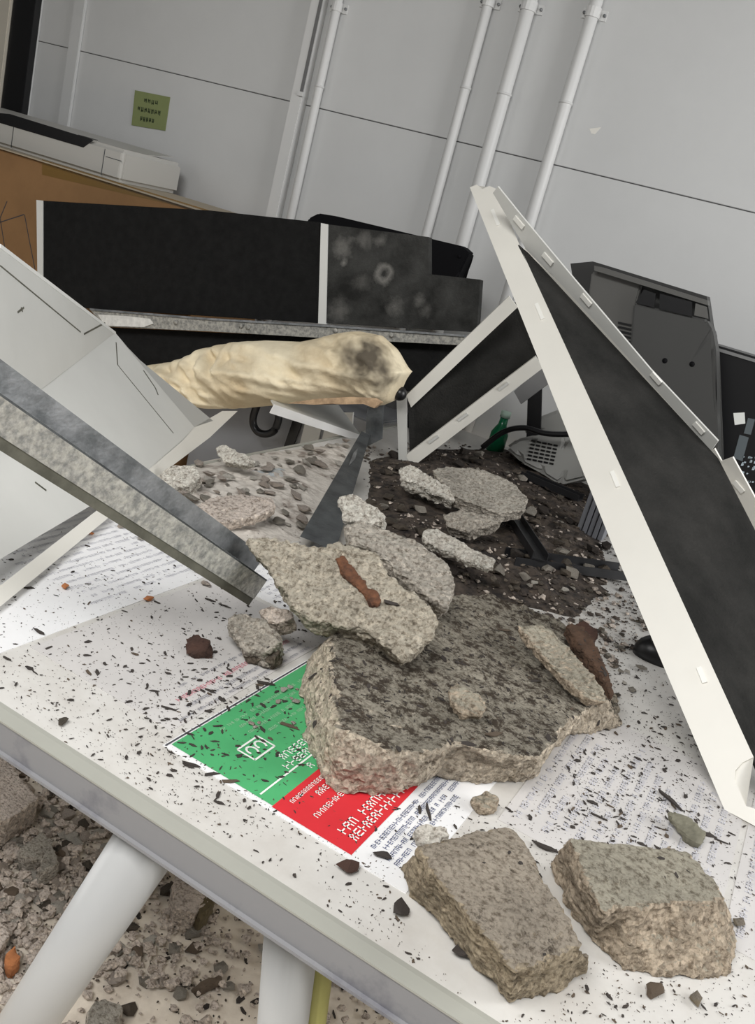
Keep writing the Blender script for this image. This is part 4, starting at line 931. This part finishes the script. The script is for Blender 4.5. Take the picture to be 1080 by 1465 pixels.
for px, py, s, m, lb in ((212, 860, .016, ORANGE, 'orange brick crumb on the bright sheet below the channel'), (92, 842, .014, ORANGE, 'pale orange crumb on the bright sheet beside the bent panel'), (128, 765, .014, ORANGE, 'orange crumb under the flange of the bent panel'), (600, 712, .02, RUST, 'rust red crumb below the short panel'), (1055, 1326, .018, C_A, 'small stone beside the tan pebbly chunk'), (993, 1432, .016, C_A, 'oval brown stone on the bare tabletop'), (935, 1424, .022, FLAKEB, 'long brown splinter on the bare tabletop'), (495, 1247, .022, mat('red_brown_clod', (.07, .035, .025), .95), 'dark red clod under the red printed block'), (90, 1035, .014, C_D, 'grey clod near the table edge band'), (670, 1365, .03, FLAKE, 'black lump against the brownish chunk side'), (570, 1305, .022, FLAKE, 'black lump alone near the brownish chunk'), (545, 1228, .016, FLAKE, 'black lump on the margin beside the red block')):
    p = at_z(px, py, TZ); o = inst('stone_crumb', PEB[abs(hash(lb)) % 1 + len(lb) % 10], m, (p.x, p.y, TZ + s * .25), (s * 1.2, s * .9, s * .7), (0, 0, rnd.uniform(0, 6))); tag(o, lb, 'crumb')
# ---------------------------------------------------------------- dark flakes: the largest singly, the rest as one
def flake_spot():
    while True:
        u = rnd.random()
        if u < .30: px, py = rnd.gauss(900, 110), rnd.gauss(1080, 90)
        elif u < .55: px, py = rnd.gauss(640, 130), rnd.gauss(1000, 70)
        elif u < .72: px, py = rnd.gauss(330, 90), rnd.gauss(1010, 70)
        elif u < .86: px, py = rnd.uniform(0, 450), rnd.uniform(780, 1150)
        else: px, py = rnd.uniform(350, 1080), rnd.uniform(1050, 1450)
        if not (-20 < px < 1100 and 740 < py < 1480): continue
        p = at_z(px, py, TZ)
        if TXL + .02 < p.x < TXR and FY + 0.008 < p.y < TYB: return p
sizes = sorted((0.0015 + 0.0095 * rnd.random() ** 6 for _ in range(6500)), reverse=True)
rest = []
BIG = [(612, 1165, .03, 2.2), (680, 1120, .03, 1.2), (645, 1137, .022, .4), (775, 1213, .03, .2), (955, 1145, .045, -.6), (1010, 1195, .02, .3), (855, 1170, .022, .1), (600, 1160, .016, 2), (300, 990, .018, .2), (220, 990, .014, .8), (240, 1015, .02, .4), (270, 1095, .02, .4), (300, 1110, .018, 1), (330, 1120, .02, .8), (1030, 1205, .018, .2), (420, 845, .02, .5), (300, 860, .02, .3), (320, 868, .022, .2), (380, 980, .025, .5), (440, 1000, .02, .8), (410, 1040, .025, .3), (590, 1240, .018, 1), (880, 1170, .012, 1), (745, 1030, .02, 1), (560, 990, .025, .6), (520, 1000, .022, .4), (700, 960, .02, .5), (10, 944, .014, 0), (55, 905, .02, 0)]
spots = [(at_z(x, y, TZ), s * .72, a) for x, y, s, a in BIG] + [(flake_spot(), s, rnd.uniform(0, 6.28)) for s in sizes]
for i, (p, s, a) in enumerate(spots):
    z, nn_ = ground(p.x, p.y); R = eul(nn_, a)
    if ground.bare and rnd.random() < .93: continue
    sc = (s * rnd.uniform(.8, 1.5), s * rnd.uniform(.55, 1), s * .7)
    if i < len(BIG): sc = (s * 1.7, s * .75, s * .5)
    loc = Vector((p.x, p.y, z + s * 0.09))
    if i < 290:
        o = inst('dark_flake', rnd.choice(FLK), FLAKE if rnd.random() < .8 else FLAKEB, loc, sc, R.to_euler())
        if z > TZ + .01: tag(o, 'small dark flake lying on top of the concrete', 'flake', 'flakes on the concrete')
        else: tag(o, 'small dark flake scattered on the papers and tabletop', 'flake', 'flakes on the tabletop')
    else: rest.append((loc, sc, R))
grit = []
for i in range(9000):
    if i % 3 == 0: px, py = rnd.gauss(820, 90), rnd.gauss(900, 60)
    elif i % 3 == 1: px, py = rnd.uniform(0, 470), rnd.uniform(760, 1200)
    else: px, py = rnd.uniform(450, 1080), rnd.uniform(950, 1465)
    p = at_z(px, py, TZ)
    if not (TXL + .02 < p.x < TXR and FY + .004 < p.y < 1.9): continue
    z, nn_ = ground(p.x, p.y); s = .0009 + .0035 * rnd.random() ** 4
    if ground.bare: continue
    grit.append((Vector((p.x, p.y, z + s * .1)), (s * rnd.uniform(1, 1.6), s, s * .7), eul(nn_, rnd.uniform(0, 6))))
h = int(len(grit) * .6)
swarm('fine_brown_grit', grit[:h], FLK, FLAKEB, 'fine brown grit dusted over the papers and tabletop', 'grit')
swarm('fine_black_grit', grit[h:], FLK, FLAKE, 'fine black grit dusted over the papers and tabletop', 'grit')
swarm('fine_dark_flakes', rest, FLK, FLAKE, 'fine dark specks strewn over the tabletop and slab', 'specks')
it = []
crumbz = poly_region([(455, 900), (520, 740), (520, 640), (640, 630), (760, 660), (900, 720), (930, 900), (880, 960), (760, 870), (640, 850), (560, 880)])
for i in range(3200):
    px, py = crumbz(); p = at_z(px, py, TZ); z, nn_ = ground(p.x, p.y); s_ = .003 + .013 * rnd.random() ** 3
    if p.x < TXR and FY < p.y < TYB and not ground.bare: it.append((Vector((p.x, p.y, z + s_ * .2)), (s_ * 1.2, s_, s_ * .8), eul(nn_, rnd.uniform(0, 6))))
swarm('dark_crumbs', it[:1500], PEB, SOIL, 'dark crumbs covering the heap behind the largest slab', 'crumbs')
swarm('grey_crumbs', it[1500:2300], PEB, C_D, 'grey-brown crumbs mixed into the dark heap', 'crumbs')
swarm('pale_crumbs', it[2300:], PEB, C_P, 'pale crumbs sprinkled over the dark heap', 'crumbs')
# ================================================================== rubble on the floor under the table
fl_rest = []; cnt = 0
def floor_spot():
    while True:
        px, py = rnd.uniform(-40, 620), rnd.uniform(1070, 1500)
        dens = 1.0 if px < 250 and py < 1330 + (120 - px) * .5 else (0.5 if px < 320 and py < 1420 else 0.10)
        if rnd.random() < dens: return px, py
box_items = []
for i in range(4300):
    px, py = floor_spot(); p = at_z(px, py, 0)
    s = 0.006 + 0.034 * rnd.random() ** 4.5
    box_items.append((s, p))
box_items.sort(key=lambda t: -t[0])
FM = [C_P, C_W, C_G, C_D, C_P, FLAKEB, C_P, C_W]
for i, (s, p) in enumerate(box_items):
    R = Matrix.Rotation(rnd.uniform(0, 6.28), 3, 'Z') @ Matrix.Rotation(rnd.uniform(-.4, .4), 3, 'X')
    loc = Vector((p.x, p.y, s * .26 + (rnd.uniform(0, .012) if i > 300 else 0)))
    if i < 260:
        o = inst('broken_stone', rnd.choice(PEB), rnd.choice(FM), loc, (s, s, s), R.to_euler()); tag(o, 'small broken stone on the floor under the table', 'gravel', 'gravel on the floor')
    else: fl_rest.append((loc, (s, s, s), R))
h = int(len(fl_rest) * .72)
swarm('fine_gravel', fl_rest[:h], PEB, C_P, 'fine pale grit covering the floor under the table', 'grit')
swarm('fine_dark_grit', fl_rest[h:], PEB, C_D, 'fine dark grit mixed into the floor rubble', 'grit')
it = []
for i in range(500):
    px, py = rnd.uniform(100, 640), rnd.uniform(1180, 1500); p = at_z(px, py, 0); s = .003 + .03 * rnd.random() ** 5
    it.append((Vector((p.x, p.y, .002)), (s, s * .8, s * .6), Matrix.Rotation(rnd.uniform(0, 6), 3, 'Z')))
swarm('scattered_specks', it, FLK, FLAKE, 'dark specks strewn over the cream floor', 'specks')
def floor_slab(name, pix, z, t, m, label, seed):
    f = [at_z(x, y, z) for x, y in pix]; c = sum(f, Vector()) / len(f); bm = bmesh.new()
    a = [bm.verts.new(p) for p in f]; d = [bm.verts.new((c.x + (p.x - c.x) * .95, c.y + (p.y - c.y) * .95, max(.001, z - t))) for p in f]
    bm.faces.new(a); bm.faces.new(list(reversed(d))); k = len(a)
    for i in range(k): bm.faces.new((a[i], d[i], d[(i + 1) % k], a[(i + 1) % k]))
    bmesh.ops.triangulate(bm, faces=bm.faces[:])
    finish_rock(name, bm, .005, .005, 24, m, label, 'concrete chunk', None, Vector((0, 0, 1)), seed, .4, None, False)
floor_slab('rubble_slab', [(-90, 1095), (-20, 1070), (8, 1085), (57, 1142), (10, 1175), (-80, 1180)], .07, .07, C_P, 'large pinkish slab on the floor rubble under the table', 31)
floor_slab('rubble_slab', [(25, 1215), (60, 1190), (78, 1205), (74, 1230), (40, 1228)], .04, .04, C_G, 'grey floor chunk right beside the largest pinkish slab', 32)
floor_slab('rubble_slab', [(245, 1265), (265, 1240), (290, 1258), (300, 1290), (278, 1308), (250, 1300)], .05, .05, C_P, 'pale pink floor chunk between the two table legs', 33)
floor_slab('rubble_slab', [(-30, 1330), (0, 1315), (15, 1335), (0, 1365), (-30, 1370)], .04, .04, C_P, 'pinkish floor chunk near the orange brick bit', 34)
floor_slab('rubble_slab', [(60, 1225), (90, 1180), (75, 1205), (85, 1235), (55, 1250)], .045, .04, C_G, 'flat grey-green floor chip among the gravel', 35)
floor_slab('rubble_slab', [(282, 1300), (296, 1278), (312, 1282), (300, 1300), (286, 1312)], .05, .045, mat('olive_brown', (.13, .1, .05), .9, var=.4, scale=40), 'olive brown wedge touching the pale pink floor chunk', 36)
floor_slab('rubble_slab', [(125, 1445), (150, 1425), (180, 1440), (165, 1475), (120, 1480)], .04, .04, C_G, 'grey floor chunk below the splayed table leg', 37)
floor_slab('rubble_slab', [(8, 1362), (20, 1356), (30, 1368), (20, 1384), (8, 1378)], .035, .03, ORANGE, 'orange brick bit in the floor rubble', 38)
floor_slab('rubble_slab', [(275, 1415), (290, 1400), (318, 1392), (320, 1402), (290, 1416)], .02, .02, FLAKEB, 'long dark splinter on the cream floor', 39)
